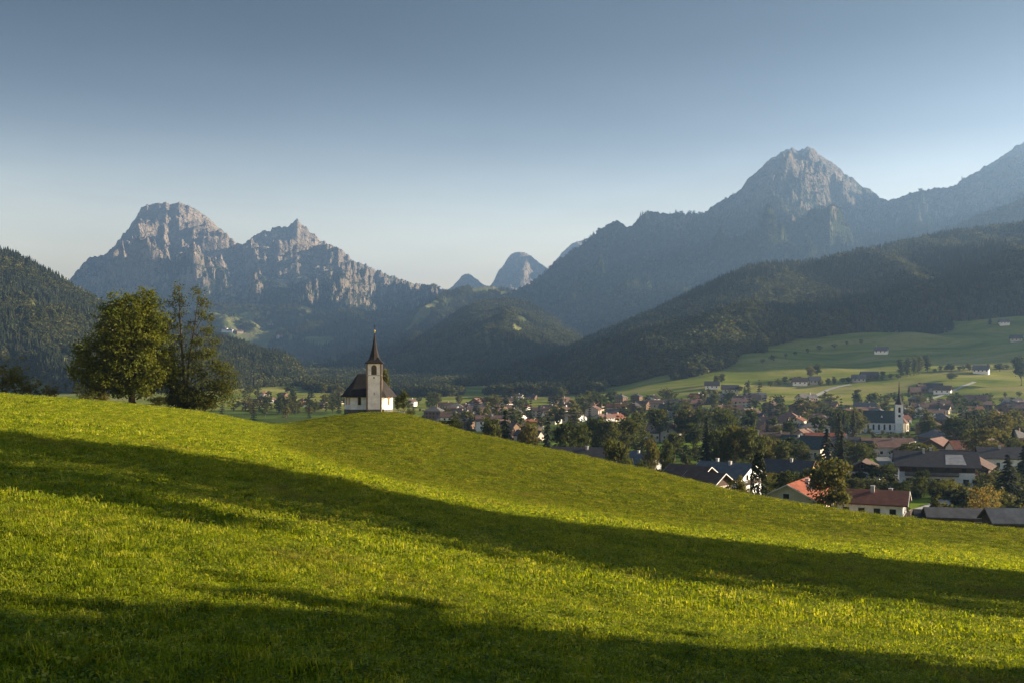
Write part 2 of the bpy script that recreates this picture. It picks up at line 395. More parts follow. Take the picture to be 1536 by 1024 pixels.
# rocky mountains
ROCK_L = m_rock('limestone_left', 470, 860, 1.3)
layer('F', 'mountain', [(-300,560),(0,490),(60,455),(103,421),(118,404),(132,386),(150,385),(163,378),(178,360),(190,346),(203,328),(212,311),(228,306),(246,304),(256,306),(268,303),(290,312),(310,325),(328,341),(346,357),(362,368),(370,362),(384,352),(396,345),(402,348),(412,341),(424,339),(432,341),(440,332),(447,330),(456,339),(470,351),(483,362),(497,367),(512,374),(530,391),(548,397),(562,404),(580,411),(620,425),(650,428),(662,432),(680,442),(720,470),(800,520)],
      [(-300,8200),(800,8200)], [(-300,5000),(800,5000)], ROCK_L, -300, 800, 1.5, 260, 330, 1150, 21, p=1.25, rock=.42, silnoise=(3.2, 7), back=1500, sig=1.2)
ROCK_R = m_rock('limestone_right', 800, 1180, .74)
layer('E', 'mountain', [(640,560),(690,500),(740,460),(765,446),(790,430),(815,412),(838,392),(862,374),(885,358),(903,343),(915,334),(928,331),(938,339),(948,340),(958,326),(968,318),(978,316),(992,320),(1010,321),(1030,320),(1054,321),(1068,310),(1090,297),(1110,286),(1122,268),(1140,254),(1152,241),(1166,232),(1178,225),(1190,223),(1200,226),(1212,220),(1222,225),(1234,236),(1252,246),(1268,262),(1280,267),(1292,280),(1306,284),(1318,296),(1330,300),(1345,298),(1362,291),(1380,286),(1405,282),(1430,280),(1445,268),(1462,259),(1480,249),(1500,237),(1520,222),(1536,213),(1580,202),(1650,208),(1750,212),(2000,225),(2400,260)],
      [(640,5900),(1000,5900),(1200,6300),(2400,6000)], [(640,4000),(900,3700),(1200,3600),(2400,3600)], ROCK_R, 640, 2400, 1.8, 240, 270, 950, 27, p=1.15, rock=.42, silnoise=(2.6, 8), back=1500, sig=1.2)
layer('G', 'mountain', [(600,470),(660,440),(678,431),(690,417),(697,411),(704,411),(714,418),(726,428),(735,430),(740,422),(748,406),(757,396),(763,385),(770,379),(785,378),(798,385),(810,395),(824,405),(832,392),(846,376),(860,364),(884,358),(910,370),(960,420),(1010,470)],
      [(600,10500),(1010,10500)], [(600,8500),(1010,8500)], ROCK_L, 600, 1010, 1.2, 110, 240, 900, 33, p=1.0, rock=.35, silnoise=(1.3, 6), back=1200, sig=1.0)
FORESTS=True; GRASSON=True
# ------------------------------------------------------------------ foliage
def cards(P, size, up=.35, seed=0, aspect=.6):
    """leaf-shaped quads at points P"""
    r = np.random.default_rng(seed); n = len(P)
    d = r.normal(size=(n, 3)); d[:, 2] += up; d /= np.linalg.norm(d, axis=1)[:, None]
    e = np.cross(d, r.normal(size=(n, 3))); e /= np.linalg.norm(e, axis=1)[:, None]
    f = np.cross(d, e)
    s = size*r.uniform(.6, 1.35, (n, 1))
    a = f*s; b = e*s*aspect
    V = np.stack([P-a, P+b*.9-a*.1, P+a+d*s*.15, P-b*.9+a*.1], 1).reshape(-1, 3)
    return V, np.arange(n*4).reshape(n, 4)
def lobes_points(lobes, ncl, per, rad, seed, hollow=.45, zmin=None):
    """clusters of leaf points spread through ellipsoid lobes (cx,cy,cz,rx,ry,rz)"""
    r = np.random.default_rng(seed)
    vol = np.array([l[3]*l[4]*l[5] for l in lobes])**.75; vol /= vol.sum()
    out = []
    for l, w in zip(lobes, vol):
        k = max(2, int(ncl*w))
        d = r.normal(size=(k, 3)); d /= np.linalg.norm(d, axis=1)[:, None]
        q = (hollow+(1-hollow)*r.uniform(0, 1, (k, 1))**.6)*d*np.array(l[3:6])+np.array(l[:3])
        # ragged outline: some clusters stick out
        q = np.array(l[:3])+(q-np.array(l[:3]))*(1+.16*r.normal(size=(k, 1)))
        rr = rad*r.uniform(.55, 1.35, (k, 1, 1))
        p = q[:, None, :]+r.normal(size=(k, per, 3))*rr*np.array([1, 1, .62])*.6
        out.append(p.reshape(-1, 3))
    P = np.concatenate(out)
    if zmin is not None: P = P[P[:, 2] > zmin+.25*rad*r.normal(size=len(P))]
    return P
def limbs(MBo, base, top, rad, lobes, seed, nb=9, start=.3):
    r = random.Random(seed)
    b = Vector(base); t = Vector(top)
    pts = [b, b.lerp(t, .25)+Vector((r.uniform(-1,1), r.uniform(-1,1), 0))*rad*.6, b.lerp(t, .6)+Vector((r.uniform(-1,1), r.uniform(-1,1), 0))*rad*1.2, t]
    MBo.tube([b-Vector((0,0,rad))]+pts, [rad*1.5, rad*1.25, rad*.85, rad*.5, rad*.15], 8)
    for i in range(nb):
        l = lobes[i % len(lobes)]
        f = start+(.92-start)*r.random()
        s = b.lerp(t, f)
        e = Vector((l[0]+r.uniform(-.6,.6)*l[3], l[1]+r.uniform(-.6,.6)*l[4], l[2]+r.uniform(-.2,.6)*l[5]))
        m = s.lerp(e, .5)+Vector((r.uniform(-1,1), r.uniform(-1,1), -.3))*rad
        rr = rad*(.5*(1-f)+.12)
        MBo.tube([s, m, e], [rr, rr*.65, rr*.2], 5)
BARK = plain('bark', (.075,.058,.042), .45, 2.5, .95, .04)
LEAF_BIG = leafmat('leaves_maple', [(.25, (.036,.056,.008)), (.5, (.062,.086,.010)), (.78, (.125,.132,.016))], .45, .35)
LEAF_ASH = leafmat('leaves_ash', [(.25, (.070,.080,.015)), (.5, (.115,.115,.020)), (.78, (.19,.155,.030))], .5, .5)
LEAF_MID = leafmat('leaves_village', [(.2, (.032,.045,.012)), (.45, (.055,.068,.016)), (.65, (.088,.090,.022)), (.85, (.130,.104,.030))], .4, .25)
LEAF_YEL = leafmat('leaves_yellowing', [(.2, (.12,.10,.035)), (.5, (.18,.14,.05)), (.8, (.26,.19,.07))], .45, .4)
LEAF_DARK = leafmat('needles', [(.2, (.012,.020,.008)), (.5, (.024,.033,.012)), (.8, (.050,.052,.018))], .2, .3)
LEAF_THUJA = leafmat('thuja_leaves', [(.2, (.010,.018,.008)), (.8, (.022,.030,.012))], .15, .4)

# --- forest trees (low detail, only for the stuff woods) and the woods themselves
def proto_collection(name, meshes):
    c = bpy.data.collections.new(name)
    for i, me in enumerate(meshes):
        c.objects.link(bpy.data.objects.new('%s_%02d' % (name, i), me))
    return c
F_CON = leafmat('wood_needles', [(.1, (.012,.020,.008)), (.45, (.022,.031,.011)), (.75, (.040,.044,.016)), (.95, (.070,.062,.024))], .15, .012)
F_DEC = leafmat('wood_leaves', [(.12, (.030,.040,.012)), (.45, (.060,.066,.020)), (.68, (.088,.092,.028)), (.9, (.138,.124,.040))], .3, .010)
def conifer_low(seed):
    r = np.random.default_rng(seed); V = []; Fc = []
    for k in range(6):
        z0 = .10+.14*k; top = min(1.0, z0+.30); rad = .17*(1-z0)**.85*r.uniform(.85, 1.15)
        b = len(V); n = 7
        V.append((0, 0, top))
        a0 = r.uniform(0, 6.28)
        for i in range(n*2):
            rr = rad*(1.0 if i % 2 == 0 else .5)*r.uniform(.75, 1.2); a = a0+math.pi*i/n
            V.append((rr*math.cos(a), rr*math.sin(a), z0-(.05 if i % 2 == 0 else -.02)+r.uniform(-.02, .02)))
        for i in range(n*2): Fc.append((b, b+1+i, b+1+(i+1) % (n*2)))
    return mesh_from('forest_conifer', V, Fc, [F_CON])
def decid_low(seed):
    r = np.random.default_rng(seed)
    lob = [(0,0,.55,.26,.26,.36)]+[(r.uniform(-.16,.16), r.uniform(-.16,.16), r.uniform(.35,.75), .17, .17, .17) for _ in range(4)]
    P = lobes_points(lob, 44, 5, .10, seed, .7)
    V, Fc = cards(P, .085, .5, seed, .8)
    return mesh_from('forest_broadleaf', V, Fc, [F_DEC])
PC = proto_collection('conifer_stock', [conifer_low(i) for i in range(5)])
PD = proto_collection('broadleaf_stock', [decid_low(i+20) for i in range(5)])
def scatter(name, pts, scale, pick_col, label_kind, npick, zrot=None, tilt=None, seed=0, parent=None):
    """ONE object of kind stuff: a point mesh whose points carry copies from a stock collection (geometry nodes)"""
    r = np.random.default_rng(seed+900); n = len(pts)
    me = bpy.data.meshes.new(name); me.vertices.add(n); me.vertices.foreach_set('co', np.asarray(pts, np.float32).ravel())
    a = me.attributes.new('sc', 'FLOAT_VECTOR', 'POINT'); a.data.foreach_set('vector', np.asarray(scale, np.float32).ravel())
    e = np.zeros((n, 3), np.float32); e[:, 2] = r.uniform(0, 6.283, n) if zrot is None else zrot
    if tilt is not None: e[:, :2] = r.normal(size=(n, 2))*tilt
    a = me.attributes.new('ro', 'FLOAT_VECTOR', 'POINT'); a.data.foreach_set('vector', e.ravel())
    a = me.attributes.new('pk', 'INT', 'POINT'); a.data.foreach_set('value', r.integers(0, npick, n).astype(np.int32))
    o = link(name, me); tag(o, kind='stuff')
    g = bpy.data.node_groups.new(name+'_scatter', 'GeometryNodeTree')
    g.interface.new_socket('Geometry', in_out='INPUT', socket_type='NodeSocketGeometry'); g.interface.new_socket('Geometry', in_out='OUTPUT', socket_type='NodeSocketGeometry')
    N = g.nodes.new; gi = N('NodeGroupInput'); go = N('NodeGroupOutput'); ip = N('GeometryNodeInstanceOnPoints'); ci = N('GeometryNodeCollectionInfo')
    ci.inputs['Collection'].default_value = pick_col; ci.inputs['Separate Children'].default_value = True; ci.inputs['Reset Children'].default_value = True
    def na(nm, ty):
        q = N('GeometryNodeInputNamedAttribute'); q.data_type = ty; q.inputs['Name'].default_value = nm; return [s for s in q.outputs if s.enabled][0]
    L = g.links.new
    L(gi.outputs[0], ip.inputs['Points']); L(ci.outputs[0], ip.inputs['Instance']); ip.inputs['Pick Instance'].default_value = True
    L(na('pk', 'INT'), ip.inputs['Instance Index']); L(na('sc', 'FLOAT_VECTOR'), ip.inputs['Scale'])
    er = N('FunctionNodeEulerToRotation'); L(na('ro', 'FLOAT_VECTOR'), er.inputs[0]); L(er.outputs[0], ip.inputs['Rotation'])
    L(ip.outputs[0], go.inputs[0])
    md = o.modifiers.new('scatter', 'NODES'); md.node_group = g
    return o
def layer_points(key, n, x0, x1, seed, tmax=1.06, keep=None):
    L = LAY[key]; r = np.random.default_rng(seed)
    px = r.uniform(x0, x1, n); t = r.uniform(0.0, tmax, n)
    i = np.clip((px-L['xs'][0])/(L['xs'][1]-L['xs'][0]), 0, len(L['xs'])-1.001); k = np.clip(np.interp(t, L['t'], np.arange(len(L['t']))), 0, len(L['t'])-1.001)
    i0 = i.astype(int); k0 = k.astype(int); fi = i-i0; fk = k-k0
    def bl(A): return (A[k0,i0]*(1-fk)*(1-fi)+A[k0+1,i0]*fk*(1-fi)+A[k0,i0+1]*(1-fk)*fi+A[k0+1,i0+1]*fk*fi)
    P = np.stack([bl(L['X']), bl(L['Y']), bl(L['Z'])], -1)
    m = P[:, 2] > ground(P[:, 0], P[:, 1])-1.5
    if 'field' in L['attrs']: m &= bl(L['attrs']['field']) < .45
    if keep is not None: m &= keep(px, P, r)
    return P[m], r
def woods(key, n, x0, x1, seed, h, mixed=.45, wav=130., tmax=1.06, keep=None, thin=0):
    P, r = layer_points(key, n, x0, x1, seed, tmax, keep)
    f = .5+.9*fbm(P[:, 0]/wav, P[:, 1]/wav, 3, seed+60)+.25*r.normal(size=len(P))
    dec = f < mixed
    s = h*r.uniform(.6, 1.25, len(P))
    S = np.stack([s*r.uniform(.85, 1.3, len(P)), s*r.uniform(.85, 1.3, len(P)), s], -1)
    S2 = S*np.array([1.05, 1.05, .78])
    P = P-np.array([0, 0, .6])
    scatter('conifer_forest', P[~dec], S[~dec], PC, 'c', 5, seed=seed)
    scatter('broadleaf_forest', P[dec], S2[dec], PD, 'd', 5, seed=seed+1)
if FORESTS:
    woods('A', 34000, -420, 486, 1, 17, .38)
    woods('B', 52000, 748, 1800, 2, 18, .40, 170)
    woods('C', 42000, 440, 968, 3, 16, .52, 200)
    woods('D', 26000, 430, 1200, 4, 18, .5, 260, keep=lambda px, P, r: r.random(len(px)) < .9)
    woods('H', 24000, -100, 740, 5, 18, .45, 300)
    woods('I', 9000, 1350, 1700, 6, 20, .35, 260)
    tl = lambda lo, hi: (lambda px, P, r: P[:, 2] < lo+(hi-lo)*np.clip(.5+1.1*fbm(P[:, 0]/420, P[:, 1]/420, 4, 91)+.15*r.normal(size=len(px)), 0, 1))
    woods('F', 46000, -60, 760, 7, 21, .3, 400, .975, tl(200, 620))
    woods('E', 85000, 720, 1750, 8, 20, .35, 400, .975, tl(480, 930))

def valley_woods(n, seed):
    r = np.random.default_rng(seed); px = r.uniform(455, 905, n); Y = np.exp(r.uniform(math.log(1150), math.log(3200), n)); X = (px-CX)/F0*Y; Z = ground(X, Y)
    row = H0-F0*Z/Y
    f = fbm(X/210, Y/330, 4, 64)
    m = (f > .04-.55*sstep(588, 566, row)) & (row < 594-5*sstep(620, 560, px)+2*f)
    for a_, b_, c_, d_ in LAWN0: m &= ((px-a_)/(c_*1.15))**2+((row-b_)/(d_*1.3))**2 > 1
    P = np.stack([X, Y, Z-.5], -1)[m]; k = r.random(len(P)) < .5+.3*np.sign(f[m]-.2)
    s = r.uniform(10, 19, len(P)); S = np.stack([s*1.1, s*1.1, s], -1)
    scatter('conifer_forest', P[k], S[k], PC, 'c', 5, seed=seed); scatter('broadleaf_forest', P[~k], S[~k]*np.array([1.1, 1.1, .8]), PD, 'd', 5, seed=seed+1)
if FORESTS: valley_woods(26000, 41)
# --- meadow grass: clumps of blades; the points thin out with distance
GRASS = None
def m_blade():
    m = NT('grass_blade')
    f = m.math('ADD', m.math('ADD', m.math('MULTIPLY', m.rand(), .34), m.math('MULTIPLY', m.attr('tone'), .32)), m.math('MULTIPLY', m.noise(.6, 5, .65), .34))
    c = m.ramp(f, [(.20, (.046,.068,.005)), (.42, (.155,.205,.009)), (.62, (.275,.305,.016)), (.82, (.48,.43,.08))])
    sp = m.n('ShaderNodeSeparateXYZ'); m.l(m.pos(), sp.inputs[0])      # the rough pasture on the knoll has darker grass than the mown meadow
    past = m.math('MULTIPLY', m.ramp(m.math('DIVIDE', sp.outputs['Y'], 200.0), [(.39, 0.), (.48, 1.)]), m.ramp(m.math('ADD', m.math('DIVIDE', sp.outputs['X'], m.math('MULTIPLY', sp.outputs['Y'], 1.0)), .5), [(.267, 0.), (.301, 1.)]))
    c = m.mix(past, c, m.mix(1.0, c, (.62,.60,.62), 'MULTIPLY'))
    dry = m.ramp(m.noise(.28, 5, .65, None, .4), [(.56, 0.), (.72, .6)])
    c = m.mix(dry, c, (.22,.15,.055))
    m.color(c); m.b.inputs['Roughness'].default_value = .6; m.b.inputs['Specular IOR Level'].default_value = .12
    tr = m.n('ShaderNodeBsdfTranslucent'); m.l(m.mix(1.0, c, (1.5, 1.45, .5), 'MULTIPLY'), tr.inputs['Color'])
    mx = m.n('ShaderNodeMixShader'); mx.inputs[0].default_value = .5
    m.l(m.b.outputs[0], mx.inputs[1]); m.l(tr.outputs[0], mx.inputs[2]); m.l(mx.outputs[0], m.out.inputs['Surface'])
    return m.mat
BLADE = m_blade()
def clump(seed, n, rad, h, w, leafy=0.0):
    r = np.random.default_rng(seed); V = []; Fc = []; tone = []
    for i in range(n):
        tone += [r.random()]*(len(V)-len(tone)); a = r.uniform(0, 6.283); q = rad*math.sqrt(r.random()); x, y = q*math.cos(a), q*math.sin(a)
        d = r.uniform(0, 6.283); dx, dy = math.cos(d), math.sin(d); hh = h*r.uniform(.5, 1.25); lean = hh*r.uniform(.25, 1.1); ww = w*r.uniform(.7, 1.4)
        b = len(V)
        if r.random() < leafy:      # a broad clover or dandelion leaf on a short stalk
            z = hh*r.uniform(.35, .8); s = w*r.uniform(1.6, 3.2); t = r.uniform(-.5, .5)
            V += [(x-dx*s, y-dy*s, z-t*s*.6), (x-dy*s*.7, y+dx*s*.7, z), (x+dx*s, y+dy*s, z+t*s*.6), (x+dy*s*.7, y-dx*s*.7, z)]
            Fc.append((b, b+1, b+2, b+3)); continue
        V += [(x-dy*ww*.5, y+dx*ww*.5, -.01), (x+dy*ww*.5, y-dx*ww*.5, -.01),
              (x+dx*lean*.35+dy*ww*.45, y+dy*lean*.35-dx*ww*.45, hh*.62), (x+dx*lean*.35-dy*ww*.45, y+dy*lean*.35+dx*ww*.45, hh*.62),
              (x+dx*lean, y+dy*lean, hh*r.uniform(.75, 1.0))]
        Fc += [(b, b+1, b+2, b+3), (b+3, b+2, b+4)]
    tone += [r.random()]*(len(V)-len(tone)); me = mesh_from('grass_clump', V, Fc, [BLADE]); at_ = me.attributes.new('tone', 'FLOAT', 'POINT'); at_.data.foreach_set('value', np.array(tone, np.float32)); return me
if GRASSON:
    near = proto_collection('grass_near_stock', [clump(40+i, 95, .17, .046, .0070, .32) for i in range(6)])
    mid = proto_collection('grass_mid_stock', [clump(60+i, 108, .32, .047, .0115, .32) for i in range(5)])
    farc = proto_collection('grass_far_stock', [clump(80+i, 64, .60, .075, .036, .15) for i in range(5)])
    def lawn(name, y0, y1, dens, col, k, seed, smin, smax, margin=4.0, sl=.53):
        r = np.random.default_rng(seed)
        wmax = sl*y1+margin; n = int(dens*(y1-y0)*2*wmax)
        Y = r.uniform(y0, y1, n); X = r.uniform(-wmax, wmax, n)
        m = (np.abs(X) < sl*Y+margin)
        X, Y = X[m], Y[m]; Z = ground(X, Y)
        m = (Z/Y <= (H0-look(T_crest, np.clip(CX+F0*X/np.maximum(Y,14), -600, 2500)))/F0+.02) & (hill(X, Y) > valley(X, Y)+.5)
        xp = CX+F0*X/Y
        m &= Y < look(T_yc, xp)+9
        X, Y, Z = X[m], Y[m], Z[m]
        tuft = np.clip(1+.55*fbm(X/1.3, Y/1.3, 3, seed), .45, 1.8)*np.clip(1+.5*fbm(X/9, Y/9, 3, seed+3), .6, 1.6)
        s = r.uniform(smin, smax, len(X))
        S = np.stack([s, s, s*tuft], -1)
        return scatter(name, np.stack([X, Y, Z], -1), S, col, 'g', k, tilt=.12, seed=seed)
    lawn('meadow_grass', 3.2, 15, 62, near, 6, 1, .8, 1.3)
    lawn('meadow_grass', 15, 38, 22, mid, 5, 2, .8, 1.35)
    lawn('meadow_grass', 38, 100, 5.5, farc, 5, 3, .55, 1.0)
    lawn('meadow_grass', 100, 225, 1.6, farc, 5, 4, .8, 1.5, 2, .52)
# ------------------------------------------------------------------ building materials
PLASTER = plain('white_plaster', (.86,.85,.83), .22, .9, .9, .01)
PLASTER_W = plain('cream_plaster', (.62,.54,.42), .2, .9, .9, .01)
PLASTER_Y = plain('yellow_plaster', (.62,.42,.08), .2, .9, .9)
PLASTER_G = plain('grey_plaster', (.42,.41,.40), .2, .9, .9)
PLASTER_P = plain('pink_plaster', (.46,.37,.31), .2, .9, .9)
TIMBER = plain('dark_timber', (.070,.045,.030), .45, 2.2, .85)
TIMBER_L = plain('brown_timber', (.16,.095,.055), .4, 2.2, .85)
STONE = plain('plinth_stone', (.14,.13,.12), .4, 2.0, .95, .03)
GLASS = plain('dark_window_glass', (.018,.020,.024), .3, 1.0, .12, 0, .5)
WHITE = plain('white_frame', (.70,.69,.66), .1, 2, .6)
IRON = plain('dark_iron', (.03,.03,.03), .2, 3, .5)
GOLD = plain('gilded_metal', (.45,.32,.10), .2, 3, .35, 0, .6)
CONCRETE = plain('pale_stone', (.38,.36,.33), .3, 1.5, .95)
def rooftile(name, col, var=.38):
    """roof covering: rows of tiles as bands along the slope, blotched by lichen and rain"""
    m = NT(name); v = m.obj()
    f = m.noise(.8, 6, .65, v); f2 = m.noise(7.0, 3, .6, v)
    c = m.ramp(f, [(.3, tuple(x*(1-var) for x in col)), (.55, col), (.75, tuple(min(1, x*1.3+.01) for x in col))])
    c = m.mix(m.ramp(f2, [(.45, 0.), (.7, .5)]), c, tuple(x*.55 for x in col))
    w = m.n('ShaderNodeTexWave', wave_type='BANDS', bands_direction='Z'); w.inputs['Scale'].default_value = 3.2; w.inputs['Distortion'].default_value = .6
    m.l(v, w.inputs['Vector']); m.bump(w.outputs['Fac'], .05, .6)
    m.b.inputs['Roughness'].default_value = .8; m.b.inputs['Specular IOR Level'].default_value = .2
    return m.color(c)
R_SHINGLE = rooftile('dark_wood_shingle', (.030,.026,.024))
R_BROWN = rooftile('brown_roof_tile', (.115,.068,.048))
R_DARK = rooftile('dark_roof_tile', (.050,.045,.045))
R_RED = rooftile('red_roof_tile', (.27,.075,.035))
R_MAROON = rooftile('maroon_roof_tile', (.175,.060,.032))
R_PINK = rooftile('faded_red_roof_tile', (.185,.100,.074))
R_BLUE = rooftile('blue_grey_roof_sheet', (.105,.112,.118))
R_GREY = rooftile('grey_roof_tile', (.125,.115,.108))
R_PALE = rooftile('pale_roof_sheet', (.44,.40,.36))
R_GREEN = rooftile('dark_green_roof_sheet', (.035,.050,.046))

# ------------------------------------------------------------------ chapel on the knoll
def arch(w, h, n=8):
    """outline of a round-headed opening, width w, height h, foot at 0"""
    r = w/2; s = h-r
    return [(-r, 0), (r, 0)]+[(r*math.cos(math.pi*i/n), s+r*math.sin(math.pi*i/n)) for i in range(n+1)]
def plate(name, outline, mat, parent, loc, ang, depth, smat=None):
    """an outline standing upright, its face turned to angle ang (0 faces the viewer, -y), depth thick"""
    B = MB(); c, s = math.cos(ang), math.sin(ang)
    n = len(outline)
    f = [(x*c+depth*.5*s, x*s-depth*.5*c, z) for x, z in outline]; b = [(x*c-depth*.5*s, x*s+depth*.5*c, z) for x, z in outline]
    B.add(f+b, [tuple(range(n)), tuple(range(2*n-1, n-1, -1))]+[(i, i+n, (i+1) % n+n, (i+1) % n) for i in range(n)])
    return B.build(name, mat, parent, loc=loc)
def chapel():
    x, y = (553.5-CX)/F0*206, 206.0
    z = min(gz(x+a, y+b) for a in (-4, 0, 4) for b in (-4, 0, 3))
    t = empty('chapel', (x, y, z+.85), R(3)); tag(t, 'small white chapel with dark shingle roof and slender spire on the grassy knoll', 'chapel')
    a, b = 4.55, 3.2
    oc = [(-a,-1.3),(-3.1,-b),(3.1,-b),(a,-1.3),(a,1.3),(3.1,b),(-3.1,b),(-a,1.3)]
    B = MB(); B.prism(oc, .32, 3.25); B.build('wall', PLASTER, t)
    B = MB(); B.prism([(p*1.02, q*1.025) for p, q in oc], -2.4, .34); B.build('plinth', STONE, t)
    # hipped roof with a bell-cast eave
    B = MB()
    def ring(k, z): return [(p*k[0], q*k[1], z) for p, q in oc]
    r0 = ring((1.16, 1.20), 2.78); r1 = ring((1.06, 1.08), 3.30); r2 = ring((.80, .70), 4.75)
    top = [(-2.15,-.05,7.05),(-2.0,-.05,7.05),(1.7,-.05,7.05),(1.85,-.05,7.05),(1.85,.05,7.05),(1.7,.05,7.05),(-2.0,.05,7.05),(-2.15,.05,7.05)]
    r2 = [tuple(.52*r1[i][k]+.48*top[i][k] for k in (0, 1))+(.52*r1[i][2]+.48*top[i][2]-.10,) for i in range(8)]
    B.rings([[(p[0],p[1],p[2]-.10) for p in r0], r0, r1, r2, top]); rf = B.build('roof', R_SHINGLE, t)
    B = MB(); B.tube([(-2.1,0,7.0),(-2.1,0,7.55)], [.05,.03], 6); B.box(-2.13,-2.07,-.02,.02,7.5,7.75); B.build('ridge_finial', IRON, rf)
    # tower on the near side
    tx0, tx1, ty0, ty1 = .06, 2.64, -5.1, -2.4; cxm = (tx0+tx1)/2; cym = (ty0+ty1)/2
    B = MB(); B.box(tx0, tx1, ty0, ty1, .42, 9.15); tw = B.build('tower', PLASTER, t)
    B = MB(); B.box(tx0-.06, tx1+.06, ty0-.06, ty1, -2.5, .44); B.build('tower_plinth', STONE, tw)
    for qx in (tx0, tx1):
        for qy in (ty0, ty1-.5):
            B = MB(); B.box(qx-.15 if qx == tx0 else qx-.13, qx+.13 if qx == tx0 else qx+.15, qy-.025, qy+.2, .46, 9.1); B.build('quoin', plain_quoin, tw)
    B = MB(); B.box(tx0-.05, tx1+.05, ty0-.05, ty1+.05, 6.78, 6.90); B.build('string_course', PLASTER_G, tw)
    for ang, loc in ((0, (cxm, ty0, 6.95)), (R(90), (tx1, cym, 6.95)), (R(-90), (tx0, cym, 6.95))):
        f = plate('belfry_opening', arch(1.0, 1.85), TIMBER, tw, loc, ang, .05)
        plate('louvre', [(p*.82, .06+q*.92) for p, q in arch(1.0, 1.85)], GLASS, f, (0, 0, 0), ang, .07)
    plate('round_vent', [(.14*math.cos(k*math.pi/6), .14*math.sin(k*math.pi/6)) for k in range(12)], GLASS, tw, (cxm, ty0, 6.4), 0, .05)
    plate('slit_window', [(-.1, 0), (.1, 0), (.1, .5), (-.1, .5)], PLASTER_G, tw, (cxm+.05, ty0, 3.1), 0, .04)
    B = MB(); lv = [(1.82, 9.02), (1.80, 9.14), (1.26, 9.60), (.84, 10.3), (.50, 11.6), (.27, 13.0), (.06, 14.75)]
    B.rings([[(cxm+r*.96*sx, cym+r*.96*sy, zz) for sx, sy in ((-1,-1),(0,-1.0),(1,-1),(1.0,0),(1,1),(0,1.0),(-1,1),(-1.0,0))] if k < 3 else
             [(cxm+r*1.12*math.cos(-2.356+q*math.pi/4), cym+r*1.12*math.sin(-2.356+q*math.pi/4), zz) for q in range(8)] for k, (r, zz) in enumerate(lv)])
    sp = B.build('spire', R_SHINGLE, tw)
    B = MB(); n = 10
    B.rings([[(cxm+r*math.cos(q*2*math.pi/n), cym+r*math.sin(q*2*math.pi/n), zz) for q in range(n)] for r, zz in ((.03,14.6),(.05,14.9),(.15,15.02),(.19,15.14),(.15,15.27),(.04,15.36),(.03,15.5))]); B.build('finial_ball', GOLD, sp)
    B = MB(); B.box(cxm-.035, cxm+.035, cym-.035, cym+.035, 15.45, 16.45); B.box(cxm-.30, cxm+.30, cym-.03, cym+.03, 16.0, 16.08); B.build('cross', IRON, sp)
    # nave windows
    def win(px_, py_, ang, w, h, zz):
        f = plate('window', arch(w+.16, h+.16), PLASTER_G, t, (px_, py_, zz), ang, .06)
        plate('pane', [(p, q+.08) for p, q in arch(w, h)], GLASS, f, (0, 0, 0), ang, .08)
    win(-1.55, -b, 0, .55, 1.5, 1.15)
    ca = math.atan2(b-1.3, -(a-3.1))
    for f in (.3, .7): win(-a+(a-3.1)*f, -1.3-(b-1.3)*f, R(-52.6), .34, 1.25, 1.2)
    win(a-(a-3.1)*.45, -1.3-(b-1.3)*.45, R(52.6), .5, 1.7, 1.1)
    win(a, 0, R(90), .5, 1.7, 1.1)
    B = MB(); B.box(-.5,.5,-.04,.04,0,2.1)
    d = B.build('door', TIMBER, t, loc=(-1.2, b, .34)); B = MB(); B.box(.32,.4,.02,.09,1.0,1.08); B.build('handle', IRON, d)
    return t
plain_quoin = plain('quoin_stone', (.20,.15,.11), .35, 3, .9)
chapel()
def low_wall():
    x, y, z = at(598, 204); t = MB()
    for i in range(5):
        h = .42-.04*i; t.box(-.95+.42*i, -.55+.42*i, -.22, .22, -.6, h-.02*(i % 2))
    o = t.build('stone_wall', CONCRETE, None, loc=(x, y, z), rotz=R(4)); tag(o, 'low pale stone wall beside the sunlit end of the hillside chapel', 'wall')
low_wall()

# ------------------------------------------------------------------ trees
def tree_obj(name, label, loc, crown_me, trunk_me, scale, rz, cat='tree', group=None, extra=()):
    t = empty(name, loc, rz, scale); tag(t, label, cat, group)
    if trunk_me: link('trunk', trunk_me, t)
    link('crown', crown_me, t)
    for n, me in extra: link(n, me, t)
    return t
def px_lobes(rows, k, seed=0):
    r = random.Random(seed)
    return [(a*k, (d if d is not None else r.uniform(-.5, .5)*rx)*k, h*k, rx*k, (ry or rx)*k, rz*k) for a, h, rx, rz, d, ry in rows]
def big_tree():
    Y = 178.; k = Y/F0; x, y, z = at(198, Y)
    L = px_lobes([(4,138,36,34,0,36),(-8,118,44,40,-6,44),(22,118,34,38,8,36),(-4,82,52,40,0,54),(-46,76,34,30,6,40),(-60,52,28,26,-8,34),(-40,44,40,24,0,44),(36,84,24,38,-8,38),
                  (30,48,32,28,10,40),(0,44,44,24,-16,40),(-78,84,12,14,0,16),(20,30,34,20,-6,34),(-26,30,34,20,8,34),(46,52,22,22,4,22),(44,112,13,16,4,16),(-30,142,18,18,4,20),(20,156,18,16,0,20)], k, 3)
    P = lobes_points(L, 1500, 30, .95, 5, .5, .9)
    V, Fc = cards(P, .21, .5, 7, .66)
    me = mesh_from('maple_crown', V, Fc, [LEAF_BIG])
    B = MB(); limbs(B, (0,0,0), (.3,0,15.5), .48, L, 4, 22, .16)
    for a_ in (0.4, 1.7, 3.3, 4.6): B.tube([(.35*math.cos(a_), .35*math.sin(a_), .5), (1.0*math.cos(a_), 1.0*math.sin(a_), -.15)], [.22, .06], 5)
    tr = B.mesh('maple_trunk', [BARK], True)
    tree_obj('maple_tree', 'huge round leafy maple with wide dense crown standing on the ridge meadow', (x, y, z-.1), me, tr, None, 0)
big_tree()
